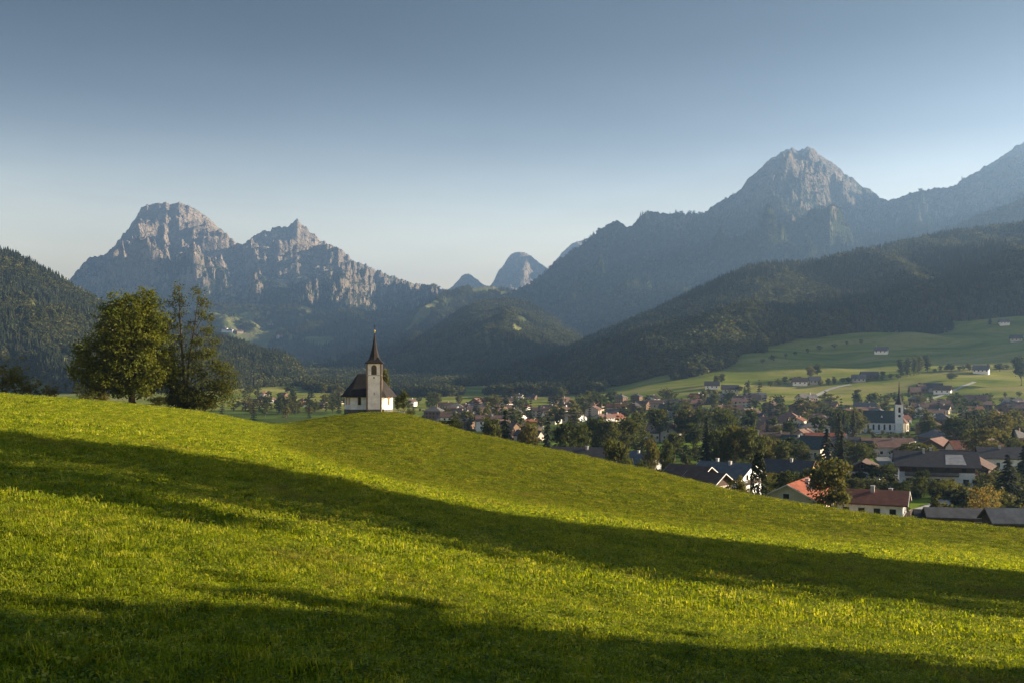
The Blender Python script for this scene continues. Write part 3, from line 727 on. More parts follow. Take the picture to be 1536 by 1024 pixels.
def twin_tree():
    Y = 180.; k = Y/F0; x, y, z = at(279, Y)
    up = px_lobes([(-10,184,6,8,0,8),(-15,172,9,8,0,10),(-4,164,8,9,3,9),(-22,158,6,7,0,8),(17,178,8,8,0,9),(22,165,9,9,3,10),(32,158,7,7,-3,8),(-12,145,10,8,0,10),(26,143,11,9,0,12),(38,135,7,6,0,9),
                   (-16,126,8,8,4,9),(6,128,9,8,-5,10),(30,120,12,9,4,12),(-10,108,11,9,0,12),(18,104,13,9,3,13),(40,104,9,7,0,11)], k, 5)
    lo = px_lobes([(-18,86,14,13,0,18),(8,82,14,12,5,18),(34,84,16,12,-4,18),(-22,62,18,15,4,22),(14,60,18,12,-6,20),(46,66,17,12,4,18),(60,54,14,11,0,14),(66,40,10,12,0,12),(-14,38,18,14,0,22),(34,40,22,14,0,22),(56,34,12,16,0,14),(62,20,9,14,0,12)], k, 6)
    sh = px_lobes([(0,22,20,20,0,22),(20,16,18,16,-6,20),(-16,16,14,15,4,18),(34,12,14,12,0,16)], k, 7)
    P = np.concatenate([lobes_points(up, 210, 15, .75, 8, .2), lobes_points(lo, 430, 22, 1.0, 9, .3), lobes_points(sh, 360, 26, .7, 10, .45, .1)])
    V, Fc = cards(P, .17, .5, 17, .6)
    me = mesh_from('ash_crown', V, Fc, [LEAF_ASH])
    B = MB()
    B.tube([(-.3,0,-.6),(-.35,0,5),(-.75,.1,11),(-1.1,.1,17),(-1.15,.1,20.6)], [.26,.22,.15,.09,.03], 7)
    B.tube([(.15,.1,-.6),(.15,.1,4),(.55,.1,9),(1.5,.2,15),(2.1,.2,19.8)], [.26,.22,.16,.09,.03], 7)
    r = random.Random(3)
    for l in up+lo:
        f = l[2]; sx = -.35-.04*f if l[0] < .6 else .15+.1*f
        s = Vector((sx, .1, max(.8, f-1.6-.25*abs(l[0])))); e = Vector((l[0], l[1], l[2]+.2)); m = s.lerp(e, .5)+Vector((0, 0, -.15))
        B.tube([s, m, e], [.075, .05, .015], 5)
        for q in range(3):
            e2 = e+Vector((r.uniform(-1,1)*l[3], r.uniform(-1,1)*l[4], r.uniform(-.3,1)*l[5])); B.tube([m.lerp(e, .6), e2], [.03, .01], 4)
    tr = B.mesh('ash_trunk', [BARK], True)
    tree_obj('twin_stemmed_ash', 'tall thin tree with two bare stems and sparse yellowish crown beside the maple', (x, y, z-.1), me, tr, None, 0)
twin_tree()
# stock crowns, one unit high
def stock_broadleaf(seed, n=105, per=32, leaf=.026, mat=None, shape=0):
    r = np.random.default_rng(seed)
    if shape == 0: L = [(0,0,.60,.27,.27,.33)]+[(r.uniform(-.2,.2), r.uniform(-.2,.2), r.uniform(.38,.85), r.uniform(.1,.17), r.uniform(.1,.17), r.uniform(.1,.16)) for _ in range(7)]
    elif shape == 1: L = [(0,0,.52,.36,.36,.38)]+[(r.uniform(-.26,.26), r.uniform(-.26,.26), r.uniform(.25,.8), r.uniform(.13,.2), r.uniform(.13,.2), r.uniform(.12,.18)) for _ in range(8)]
    else: L = [(0,0,.56,.17,.17,.42)]+[(r.uniform(-.1,.1), r.uniform(-.1,.1), r.uniform(.25,.9), r.uniform(.07,.12), r.uniform(.07,.12), r.uniform(.1,.16)) for _ in range(6)]
    P = lobes_points(L, n, per, .075, seed, .5, .07)
    V, Fc = cards(P, leaf, .5, seed, .65)
    B = MB(); limbs(B, (0,0,0), (.01,0,.8), .022, L, seed, 7, .25)
    return mesh_from('broadleaf_crown', V, Fc, [mat or LEAF_MID]), B.mesh('broadleaf_trunk', [BARK], True)
def stock_conifer(seed, tiers=17, mat=None, wide=.19, leaf=.03):
    r = np.random.default_rng(seed); V = []; Fc = []
    for k in range(tiers):
        f = k/(tiers-1); z0 = .07+.89*f; rad = wide*(1-f)**.8*r.uniform(.85, 1.12)+.012; nb = int(6+7*(1-f))
        for j in range(nb):
            a = r.uniform(0, 6.283); rr = rad*r.uniform(.7, 1.15); ca, sa = math.cos(a), math.sin(a)
            for q in range(5):
                s = (q+.7)/5; x, y, z = rr*s*ca, rr*s*sa, z0-.22*rr*s*(1+s)+r.normal()*.008
                w = leaf*(1.15-.5*s)*r.uniform(.7, 1.3); t = a+r.normal()*.5; b = len(V)
                V += [(x-w*math.cos(t)*.8, y-w*math.sin(t)*.8, z+.012), (x-w*math.sin(t), y+w*math.cos(t), z-.016), (x+w*math.cos(t), y+w*math.sin(t), z-.02), (x+w*math.sin(t), y-w*math.cos(t), z-.016)]
                Fc.append((b, b+1, b+2, b+3))
    B = MB(); B.tube([(0,0,-.02),(0,0,.5),(0,0,.97)], [.018,.011,.002], 6)
    return mesh_from('conifer_crown', V, np.array(Fc), [mat or LEAF_DARK]), B.mesh('conifer_trunk', [BARK], True)
def stock_thuja(seed):
    r = np.random.default_rng(seed); n = 1500
    z = r.uniform(.02, 1, n); rad = .14*np.clip(1-(np.abs(z-.42)/.60)**2.4, 0, 1)**.5*r.uniform(.85, 1.06, n); a = r.uniform(0, 6.283, n)
    P = np.stack([rad*np.cos(a), rad*np.sin(a), z], -1); V, Fc = cards(P, .03, .9, seed, .5)
    B = MB(); B.tube([(0,0,-.02),(0,0,.3),(0,0,.85)], [.02,.015,.004], 6)
    return mesh_from('thuja_crown', V, Fc, [LEAF_THUJA]), B.mesh('thuja_trunk', [BARK])
S_BROAD = [stock_broadleaf(100+i, shape=0) for i in range(4)]
S_WIDE = [stock_broadleaf(120+i, 120, shape=1) for i in range(3)]
S_SLIM = [stock_broadleaf(140+i, 70, shape=2) for i in range(3)]
S_YEL = [stock_broadleaf(160, 110, 22, .022, LEAF_YEL, 1)]
S_OLIVE = [stock_broadleaf(170+i, 110, 22, .022, LEAF_ASH, 1) for i in range(2)]
S_CON = [stock_conifer(200+i) for i in range(3)]
S_CONW = [stock_conifer(210+i, 15, None, .27, .04) for i in range(2)]
S_THU = [stock_thuja(220)]
S_FARB = [stock_broadleaf(240+i, 46, 16, .048, None, i % 3) for i in range(5)]
S_FARC = [stock_conifer(260+i, 9, None, .2, .055) for i in range(3)]
STOCK = dict(broad=S_BROAD, wide=S_WIDE, slim=S_SLIM, yellow=S_YEL, olive=S_OLIVE, conifer=S_CON, fatconifer=S_CONW, thuja=S_THU, farbroad=S_FARB, farconifer=S_FARC)
NAMES = dict(broad='broadleaf_tree', wide='broadleaf_tree', slim='poplar_tree', yellow='broadleaf_tree', olive='broadleaf_tree', conifer='conifer_tree', fatconifer='conifer_tree', thuja='thuja_tree', farbroad='broadleaf_tree', farconifer='conifer_tree')
WID = dict(broad=.62, wide=.82, slim=.40, yellow=.82, olive=.82, conifer=.38, fatconifer=.54, thuja=.29, farbroad=.62, farconifer=.4)
PLACED = []
def put_tree(kind, loc, h, label, w=None, group=None, seed=0, cat='tree', name=None):
    r = random.Random(seed*7+int(loc[0]*10)); c, t = r.choice(STOCK[kind])
    sx = h if w is None else w/WID[kind]
    o = tree_obj(name or NAMES[kind], label, (loc[0], loc[1], loc[2]-.15), c, t, (sx, sx, h), r.uniform(0, 6.28), cat, group)
    PLACED.append((loc[0], loc[1], (w or h*WID[kind])*.5)); return o
# the ridge, the knoll and the hill edge
def ridge_tree(px, Y, hpx, wpx, kind, label, cat='tree', name=None, sink=0.0):
    k = Y/F0; p = at(px, Y); return put_tree(kind, (p[0], p[1], p[2]-sink*hpx*k), hpx*k, label, wpx*k, None, int(px), cat, name)
ridge_tree(4, 176, 80, 66, 'olive', 'olive green bushy tree cut by the left edge of the photo', sink=.2)
ridge_tree(46, 174, 42, 36, 'olive', 'low round bush on the ridge nearer to the olive tree at the edge', 'bush', 'bush', .22)
ridge_tree(75, 174, 34, 28, 'olive', 'low dark bush on the ridge, the one nearer to the maple', 'bush', 'bush', .22)
ridge_tree(128, 184, 44, 36, 'olive', 'small bushy tree half hidden below the left side of the maple', 'tree', None, .2)
ridge_tree(152, 190, 26, 26, 'broad', 'small dark bush directly under the maple crown left of its trunk', 'bush', 'bush')
ridge_tree(240, 186, 20, 30, 'broad', 'low undergrowth bush between the maple trunk and the twin stemmed tree', 'bush', 'bush')
ridge_tree(606, 207, 38, 12, 'slim', 'slim pointed yellow green shrub beside the chapel at the low stone wall', 'shrub', 'pointed_shrub')
ridge_tree(597, 209, 30, 10, 'slim', 'slim dark shrub squeezed between chapel wall and yellow green shrub', 'shrub', 'pointed_shrub')
ridge_tree(616, 209, 12, 14, 'olive', 'tiny round bush on the knoll edge past the pointed shrubs', 'bush', 'bush')
ridge_tree(578, 212, 66, 15, 'slim', 'thin golden tree whose top shows just behind the chapel tower', 'tree')
# tall trees beyond the frame on the right: the photograph shows only the shadows they throw over the meadow
S_LOOSE = [stock_broadleaf(320+i, 52, 14, .034, LEAF_BIG, 1) for i in range(2)]
STOCK['loose'] = S_LOOSE; NAMES['loose'] = 'broadleaf_tree'; WID['loose'] = .82
_L = [(0,0,.78,.15,.15,.18),(.08,.04,.62,.1,.1,.08),(-.08,0,.66,.1,.1,.1),(.03,-.08,.88,.1,.1,.1)]
_P = lobes_points(_L, 60, 16, .07, 5, .4); _V, _F = cards(_P, .03, .5, 5, .65); _B = MB(); limbs(_B, (0,0,0), (.01,0,.9), .016, _L, 5, 8, .6)
STOCK['high'] = [(mesh_from('broadleaf_crown', _V, _F, [LEAF_BIG]), _B.mesh('broadleaf_trunk', [BARK], True))]; NAMES['high'] = 'broadleaf_tree'; WID['high'] = .36
S_SHADE = [stock_broadleaf(300+i, 150, 26, .030, LEAF_BIG, 0) for i in range(2)]
STOCK['shade'] = S_SHADE; NAMES['shade'] = 'broadleaf_tree'; WID['shade'] = .62
def shade_tree(X, Y, h, w, label):
    put_tree('high' if h == 31 else 'loose' if w < 7 else 'shade', (X, Y, gz(X, Y)), h, label, w, None, int(X*3+Y))
SHADE = [(31, 35.4-.6, 25, 10.5), (43, 36.5-.6, 27, 11.5), (56, 38.2-.6, 29, 12.5), (70, 40.2-.6, 30, 12.5), (28, 27.0, 20, 6.8), (47, 31.0, 25, 6.9), (62, 30.5, 28, 6.5), (40, 25.4, 31, 6.9), (38, 24.6, 17, 3.2), (54, 28.8, 24, 3.4),
         (19, 9.4, 9.5, 8.5), (30, 10.8, 12.5, 9), (43, 12.4, 16.5, 9.5), (24, 4.6, 15, 8), (38, 6.0, 19, 9)]
_pos = ['nearest of the row that shades the meadow', 'second along the row that shades the meadow', 'third along the row that shades the meadow', 'last of the row that shades the meadow',
        'in front of the nearest shading tree', 'in front of the second shading tree', 'in front of the third shading tree', 'tallest with the crown set high', 'slender one before the shading row', 'second slender one before the shading row',
        'whose shadow falls nearest the viewer', 'second in the close row shading the grass', 'last in the close row shading the grass', 'beside the viewer shading the grass edge', 'behind the close shading row']
for (X, Y, h, w), s in zip(SHADE, _pos): shade_tree(X, Y, h, w, 'tall leafy tree standing outside the frame, '+s)
# ------------------------------------------------------------------ houses
def gable_wall(L, W, h, rise, z0=-3.0):
    B = MB(); a, b = L/2, W/2
    v = []
    for x in (-a, a): v += [(x,-b,z0),(x,b,z0),(x,b,h),(x,0,h+rise),(x,-b,h)]
    B.add(v, [(0,4,3,2,1),(5,6,7,8,9),(0,5,9,4),(1,2,7,6),(4,9,8,3),(3,8,7,2),(0,1,6,5)])
    return B
def gable_roof(L, W, h, rise, ov, gv, t=.22, skew=0.0):
    B = MB(); a, b = L/2+gv, W/2+ov; s = rise/(W/2); e = .18
    B.slab((-a,-b,h-ov*s+e), (a,-b,h-ov*s+e), (a,0,h+rise+e), (-a,0,h+rise+e), t)
    B.slab((-a,0,h+rise+e), (a,0,h+rise+e), (a,b,h-ov*s+e), (-a,b,h-ov*s+e), t)
    return B
def hip_roof(L, W, h, rise, ov, t=.22):
    B = MB(); a, b = L/2+ov, W/2+ov; e = .06; r = max(.3, a-b)
    B.add([(-a,-b,h+e),(a,-b,h+e),(a,b,h+e),(-a,b,h+e),(-r,0,h+rise+e),(r,0,h+rise+e),(-a,-b,h+e-t),(a,-b,h+e-t),(a,b,h+e-t),(-a,b,h+e-t)],
          [(0,1,5,4),(1,2,5),(2,3,4,5),(3,0,4),(6,9,8,7),(0,6,7,1),(1,7,8,2),(2,8,9,3),(3,9,6,0)])
    return B
def wbox(B, face, L, W, u, z, w, h, d, out):
    """a box set on one of the four wall faces: 'f' front (-y), 'b' back, 'l' (-x), 'r' (+x); u along the wall, out = how proud"""
    a, b = L/2, W/2
    if face == 'f': B.box(u-w/2, u+w/2, -b-out, -b-out+d, z, z+h)
    if face == 'b': B.box(u-w/2, u+w/2, b+out-d, b+out, z, z+h)
    if face == 'l': B.box(-a-out, -a-out+d, u-w/2, u+w/2, z, z+h)
    if face == 'r': B.box(a+out-d, a+out, u-w/2, u+w/2, z, z+h)
def window(t, face, L, W, u, z, w=1.0, h=1.25, full=True):
    B = MB(); wbox(B, face, L, W, u, z, w+.2, h+.2, .2, .05); f = B.build('window', WHITE if full else GLASS, t)
    if full:
        B = MB(); wbox(B, face, L, W, u, z+.1, w, h, .2, .07); B.build('pane', GLASS, f)
def balcony(t, face, L, W, u, z, w, depth=1.2, mat=None):
    B = MB(); a, b = L/2, W/2
    def bx(u0, u1, o0, o1, z0, z1):
        if face == 'f': B.box(u0, u1, -b-o1, -b-o0, z0, z1)
        if face == 'b': B.box(u0, u1, b+o0, b+o1, z0, z1)
        if face == 'r': B.box(a+o0, a+o1, u0, u1, z0, z1)
        if face == 'l': B.box(-a-o1, -a-o0, u0, u1, z0, z1)
    bx(u-w/2, u+w/2, .003, depth, z-.15, z)
    bx(u-w/2, u+w/2, depth-.07, depth, z+.9, z+1.02)
    n = int(w/.28)
    for i in range(n+1):
        q = u-w/2+i*w/n; bx(q-.09, q+.09, depth-.055, depth-.015, z+.003, z+.897)
    B.build('balcony', mat or TIMBER, t)
HOUSES = []
def house(name, label, loc, rot, L, W, h, rise, wall, roof, cat='house', ov=.9, gv=.9, hip=False, chim=(), wins=(), balc=(), clad=None, dormer=None, full=True, group=None, patch=None, door=None, low=None):
    t = empty(name, loc, rot); tag(t, label, cat, group)
    if hip:
        B = MB(); B.box(-L/2, L/2, -W/2, W/2, -3.0, h); B.build('wall', wall, t)
        rf = hip_roof(L, W, h, rise, ov).build('roof', roof, t)
    else:
        gable_wall(L, W, h, rise).build('wall', wall, t)
        rf = gable_roof(L, W, h, rise, ov, gv).build('roof', roof, t)
        # barge boards along the gable edges
        s = rise/(W/2); b = W/2+ov; a = L/2+gv
        for sx in (-1, 1):
            B = MB(); x0 = sx*a; x1 = sx*(a+.06)
            for sy in (-1, 1):
                B.slab((min(x0,x1), sy*b, h-ov*s+.16), (max(x0,x1), sy*b, h-ov*s+.16), (max(x0,x1), sy*.003, h+rise+.16), (min(x0,x1), sy*.003, h+rise+.16), .2)
            B.build('barge_board', WHITE if full == 2 else TIMBER_L, rf)
    for cx, cyy, ch in chim:
        B = MB(); zt = h+rise*(1-abs(cyy)/(W/2)); B.box(cx-.32, cx+.32, cyy-.32, cyy+.32, zt-.4, zt+ch); B.box(cx-.4, cx+.4, cyy-.4, cyy+.4, zt+ch+.003, zt+ch+.12)
        B.build('chimney', PLASTER_G, rf)
    for fc, u, z, w, hh in wins: window(t, fc, L, W, u, z, w, hh, bool(full))
    for fc, u, z, w in balc: balcony(t, fc, L, W, u, z, w)
    if low:   # timber boarding round the upper storey, low = height where it starts
        B = MB(); B.box(-L/2-.06, L/2+.06, -W/2-.06, W/2+.06, low, h-.15); B.build('timber_storey', clad or TIMBER, t)
    elif clad:
        for sx in (-1, 1):
            B = MB(); x0, x1 = sx*(L/2-.02), sx*(L/2+.05); q = .97*W/2
            v = [(x0,-q,h-.6),(x0,q,h-.6),(x0,q,h+.02),(x0,0,h+rise*.97),(x0,-q,h+.02)]
            v += [(x1,)+p[1:] for p in v]
            f = [(0,4,3,2,1),(5,6,7,8,9)]+[(i, i+5, (i+1) % 5+5, (i+1) % 5) for i in range(5)]
            B.add(v, f); B.build('gable_boarding', clad, t)
    if dormer:
        dx, sy = dormer; B = MB(); y0 = sy*W*.28; zt = h+rise*(1-abs(y0)/(W/2)); 
        B.add([(dx-.6,y0,zt-.1),(dx+.6,y0,zt-.1),(dx,y0,zt+1.1),(dx,y0-sy*1.6,zt+1.0)], [(0,1,2),(1,3,2),(3,0,2),(0,3,1)]); B.build('dormer', PLASTER, rf)
    if patch:
        x0, x1, y0, y1, pm = patch; s = rise/(W/2); B = MB(); zz = lambda yy: h+rise-abs(yy)*s+.18+.03
        B.slab((x0,y0,zz(y0)), (x1,y0,zz(y0)), (x1-.6,y1,zz(y1)), (x0+.3,y1,zz(y1)), .06); B.build('roof_panel', pm, rf)
    if door:
        fc, u = door; B = MB(); wbox(B, fc, L, W, u, -1.0, 1.0, 3.0, .2, .05); B.build('door', TIMBER_L, t)
    HOUSES.append((loc[0], loc[1], max(L, W)*.62)); return t
def row(f, n, x0, x1, z, w=1.0, h=1.2): return [(f, x0+(x1-x0)*i/max(n-1, 1), z, w, h) for i in range(n)]
def hp(px, Y, dz=0.0):
    x, y, z = at(px, Y); return (x, y, z+dz)
def hz(px, Y, ridge_row, total):     # stands so that its ridge shows at a photo row
    return ((px-CX)/F0*Y, Y, (H0-ridge_row)/F0*Y-total)
# --- near houses along the hill edge
house('house', 'cream walled house with big sunlit orange red gable roof behind the hill edge', hz(1197, 197, 721, 7.2), R(60), 13.5, 11, 4.4, 2.8, PLASTER_W, R_RED, full=2, gv=.7,
      chim=((2, -1.2, .9),), wins=[('l', .3, 4.6, 1.1, .9), ('l', -3.4, 1.4, 1.1, 1.2), ('l', 3.2, 1.4, 1.1, 1.2)]+row('f', 4, -5, 5, 1.6), dormer=(-.5, -1))
house('house', 'white house with dark maroon roof and sunlit gable balcony below the hill edge', hz(1308, 200, 733, 6.7), R(-24), 11.5, 8.6, 4.6, 1.9, PLASTER, R_MAROON, full=2, ov=.6,
      chim=((.2, -.8, 1.2), (3.2, 1.2, .8)), wins=row('f', 4, -4.2, 4.0, 2.6, 1.1, 1.0)+row('r', 3, -2.6, 2.6, 2.6, 1.0, 1.2), balc=(('r', 0, 2.2, 8.4),), clad=TIMBER_L)
house('barn', 'long low timber barn with grey brown sheet roof beside the yellowing tree', hz(1437, 168, 761, 3.7), R(-12), 9.0, 4.4, 2.5, 1.05, TIMBER_L, R_GREY, 'barn', ov=.45, gv=.6,
      wins=row('f', 3, -2.6, 2.6, .9, 1.1, .8), door=('r', 0))
house('barn', 'timber barn with large blue grey sheet roof cut by the right edge of the photo', hz(1535, 152, 762, 4.2), R(-6), 9.6, 5.4, 2.6, 1.5, TIMBER, R_BLUE, 'barn', ov=.5, gv=.5, wins=row('f', 3, -3, 3, .9, 1.0, .8))
house('shed', 'small dark shed with lean grey roof at the left end of the long timber barn', hz(1397, 172, 765, 3.2), R(-14), 4.6, 4.0, 2.2, 1.0, TIMBER, R_DARK, 'shed', ov=.4, gv=.4)
house('chalet', 'long chalet with dark roof, timber storey, balconies and a pale roof panel', hp(1403, 305, -.3), R(-17), 19.5, 12, 6.6, 3.1, PLASTER, R_DARK, 'chalet', ov=1.5, gv=1.6,
      chim=((-3.2, -1.0, 1.3), (-1.2, .4, 1.2)), wins=row('f', 5, -7.5, 7.5, 1.2, 1.5, 1.3)+row('f', 4, -6, 7, 4.6, 1.2, 1.1)+row('r', 3, -3.5, 3.5, 4.2, 1.1, 1.3)+row('r', 3, -3.5, 3.5, 1.2, 1.1, 1.3),
      balc=(('f', -1.5, 3.5, 14), ('r', 0, 3.6, 9)), low=4.4, patch=(2.2, 7.6, -6.2, -1.6, R_PALE))
house('house', 'small house with black timber gable over white garage wall by the bright lawn', hp(1296, 322, 0), R(66), 11, 9.6, 3.4, 2.4, PLASTER, R_BROWN, clad=TIMBER, wins=[('l', 0, 3.8, .9, 1.0), ('l', -2.5, .9, 1.2, 1.1)], low=None, door=('l', 2.4))
house('house', 'yellow walled house with dark roof left of the tall dark trees', hp(1178, 300, -.5), R(-30), 15, 10.5, 5.0, 2.7, PLASTER_Y, R_DARK, chim=((2, -1, 1),), wins=row('l', 3, -3, 3, 1.5, 1.1, 1.3)+row('l', 2, -1.8, 1.8, 4.2)+row('f', 4, -5.5, 5.5, 1.5))
house('house', 'dark house with deep green black roof and one lit gable window', hp(1207, 420, 0), R(-35), 17, 13, 4.6, 4.0, PLASTER_W, R_GREEN, chim=((-2, -1.5, 1.2),), wins=row('r', 3, -3.4, 3.4, 4.2, 1.3, 1.6)+row('f', 5, -6.5, 6.5, 1.4), clad=TIMBER_L)
house('house', 'white gabled house with blue grey roof and balcony beside the red roofed twin gables', hp(1090, 262, .4), R(-40), 13, 11, 5.4, 2.8, PLASTER, R_BLUE, full=2, chim=((-3, .8, 1.2), (1.5, -1, 1.0)),
      wins=row('r', 3, -3.4, 3.4, 1.3, 1.1, 1.3)+row('r', 2, -1.8, 1.8, 4.5, 1.0, 1.2)+row('f', 4, -5, 5, 1.4)+row('f', 3, -4, 4, 4.0), balc=(('r', 0, 3.9, 7.5),))
house('house', 'brown roofed house showing a small sunlit gable just above the hill edge', hz(1036, 236, 697, 6.4), R(-46), 9.5, 8, 3.9, 2.4, PLASTER_P, R_BROWN, full=2, wins=row('r', 2, -1.9, 1.9, 1.6, .9, 1.1)+row('f', 3, -3, 3, 1.6, .9, 1.1), clad=TIMBER)
house('house', 'lower brown annex gable nestled against the brown roofed house at the edge', hz(1060, 226, 707, 5.2), R(-46), 8, 6.5, 3.2, 1.9, PLASTER_P, R_BROWN, full=2, wins=row('r', 2, -1.4, 1.4, 1.3, .8, 1.0)+row('f', 2, -2, 2, 1.3, .8, 1.0), clad=TIMBER)
house('house', 'long dark brown roof lying just above the hill edge below the tree row', hz(876, 300, 672, 6.0), R(-14), 17, 10, 3.6, 2.6, PLASTER_G, R_DARK, chim=((1, -1, 1.0),), wins=row('f', 4, -6, 6, 1.2)+row('r', 2, -2, 2, 1.2), clad=TIMBER)
house('house', 'two storey house with slate grey roof half hidden by the round garden tree', hp(952, 330, 0), R(-38), 13, 10, 4.6, 2.9, PLASTER_G, R_BLUE, chim=((2, -1, 1),), wins=row('r', 2, -2, 2, 1.3)+row('f', 4, -5, 5, 1.3))
house('house', 'grey roofed cottage behind the slate grey roof near the round garden tree', hp(934, 352, 0), R(20), 10, 8, 3.4, 2.4, PLASTER, R_GREY, wins=row('f', 3, -3, 3, 1.2))
house('shed', 'low grey garden shed by the hedge below the bright lawn', hp(1008, 303, 0), R(-10), 7, 4.6, 2.3, 1.1, PLASTER_G, R_GREY, 'shed', ov=.4, gv=.4, wins=row('f', 2, -1.6, 1.6, .7, .8, .7))
house('shed', 'low dark roofed garden shed between hedge and the twin gables', hp(1030, 292, 0), R(12), 8, 5, 2.4, 1.3, TIMBER_L, R_DARK, 'shed', ov=.5, gv=.5)
# --- the middle of the village
house('house', 'long white building with black roof under the trees beside the bright lawn', hp(974, 560, 0), R(-4), 23, 12, 5.4, 5.0, PLASTER, R_DARK, chim=((3, -1, 1.2),), wins=row('f', 5, -7.5, 7.5, 1.8, 1.1, 1.3), group=None)
house('house', 'grey gabled house joined to the right end of the long white building', hp(1012, 552, 0), R(52), 14, 10.5, 5.4, 3.6, PLASTER_G, R_BROWN, wins=row('l', 2, -2, 2, 1.6)+row('l', 1, 0, 0, 4.6))
house('villa', 'square pale villa with grey hipped roof above the bright lawn', hp(1058, 556, 0), R(-14), 16, 12, 6.2, 2.8, PLASTER_G, R_GREY, 'villa', hip=True, wins=row('f', 4, -5.4, 5.4, 1.2, 1.2, 1.5)+row('f', 4, -5.4, 5.4, 3.9, 1.2, 1.3)+row('r', 3, -3.5, 3.5, 3.9), balc=(('f', 1.5, 3.3, 5),))
house('house', 'white house with sunlit end and pink red roof left of the road into the meadow', hp(1131, 600, 0), R(-36), 11, 9, 5.0, 3.0, PLASTER, R_PINK, wins=row('r', 2, -2, 2, 1.2, 1.1, 1.8)+row('f', 3, -3.5, 3.5, 1.4))
house('farmhouse', 'long low building with faded red roof in front of the church', hp(1330, 430, 0), R(-3), 19, 10, 4.6, 2.9, PLASTER_G, R_PINK, 'farmhouse', chim=((2, -1, 1),), wins=row('f', 5, -7, 7, 1.4, 1.2, 1.2))
house('house', 'house with pale sunlit sheet roof below the long faded red roof', hp(1366, 392, 0), R(56), 13, 11, 4.6, 2.9, PLASTER, R_PALE, wins=row('l', 4, -4, 4, 1.0)+row('l', 2, -2, 2, 4.4), clad=TIMBER_L, balc=(('l', 0, 3.6, 8),))
house('house', 'dark walled house with pinkish tile roof and sunlit right end near the church', hp(1404, 440, 0), R(52), 15, 12, 4.2, 3.3, PLASTER_G, R_PINK, wins=row('l', 3, -3.5, 3.5, 1.3)+row('f', 4, -5, 5, 1.3), low=None, clad=TIMBER)
house('house', 'blue white gabled house with brown tile roof and three chimneys', hp(1474, 425, 0), R(50), 17, 12.5, 4.8, 3.3, PLASTER, R_BROWN, chim=((-4, -1, 1.1), (0, -1, 1.1), (4, -.8, 1)), wins=row('l', 3, -2.5, 3.2, 2.6, 1.1, 1.5)+row('f', 4, -6, 6, 1.4, 1.2, 1.5))
house('house', 'broad house with black roof and white walls behind the fir at the right', hp(1508, 365, 0), R(-15), 17, 12, 4.8, 3.0, PLASTER, R_DARK, chim=((-2, -1, 1),), wins=row('f', 5, -6.5, 6.5, 1.4, 1.1, 1.6)+row('r', 3, -3, 3, 1.4))
house('house', 'brown black barn house with wide gable between chalet and the broad black roof', hp(1455, 335, 0), R(60), 14, 12, 3.4, 3.2, TIMBER, R_BROWN, wins=row('l', 3, -3, 3, 1.0, 1.0, .9), clad=TIMBER_L)
house('house', 'dark brown roofed house tucked behind the chalet ridge', hp(1425, 372, 0), R(-25), 14, 10, 3.8, 2.6, PLASTER_G, R_BROWN, wins=row('f', 4, -5, 5, 1.3))
house('house', 'grey walled house with dark roof between the round tree and the faded red roof', hp(1283, 425, 0), R(-20), 12, 9, 3.8, 2.7, PLASTER_G, R_DARK, wins=row('f', 3, -4, 4, 1.2))
house('house', 'dark roofed house behind the twin firs with one white chimney', hp(1262, 470, 0), R(-8), 15, 10, 4.0, 2.9, PLASTER_P, R_DARK, chim=((2, -1, 1.6),), wins=row('f', 4, -5, 5, 1.3))
house('house', 'brick red roofed row house below the white columned villa', hp(1238, 520, 0), R(-6), 18, 9, 3.8, 2.6, PLASTER_P, R_RED, wins=row('f', 5, -7, 7, 1.2))
house('villa', 'white villa with tall dark windows between red roofs and grove', hp(1222, 590, 0), R(-8), 15, 10, 5.6, 2.2, PLASTER, R_GREY, 'villa', hip=True, wins=row('f', 5, -6, 6, 1.3, 1.3, 2.8))
house('house', 'white house with sunlit yellow end near the foot of the meadow road', hp(1162, 640, 0), R(-30), 16, 11, 6.4, 3.0, PLASTER, R_PINK, wins=row('f', 4, -5, 5, 1.5)+row('r', 2, -2, 2, 1.5, 1.1, 1.6))
house('house', 'pale grey flat gabled house just left of the church nave', hp(1268, 640, 0), R(-10), 17, 11, 3.8, 2.4, PLASTER, R_PALE, wins=row('f', 4, -5, 5, 1.2))
house('house', 'red brown roofed house immediately behind the left end of the church', hp(1283, 690, 0), R(5), 16, 10, 4.4, 3.2, PLASTER_W, R_PINK, wins=row('f', 4, -5, 5, 1.2))
house('house', 'rose coloured house with small arcade right of the church', hp(1413, 560, 0), R(-12), 11, 8, 4.6, 2.4, PLASTER_P, R_BROWN, wins=row('f', 3, -3, 3, 1.0, 1.2, 2.2))
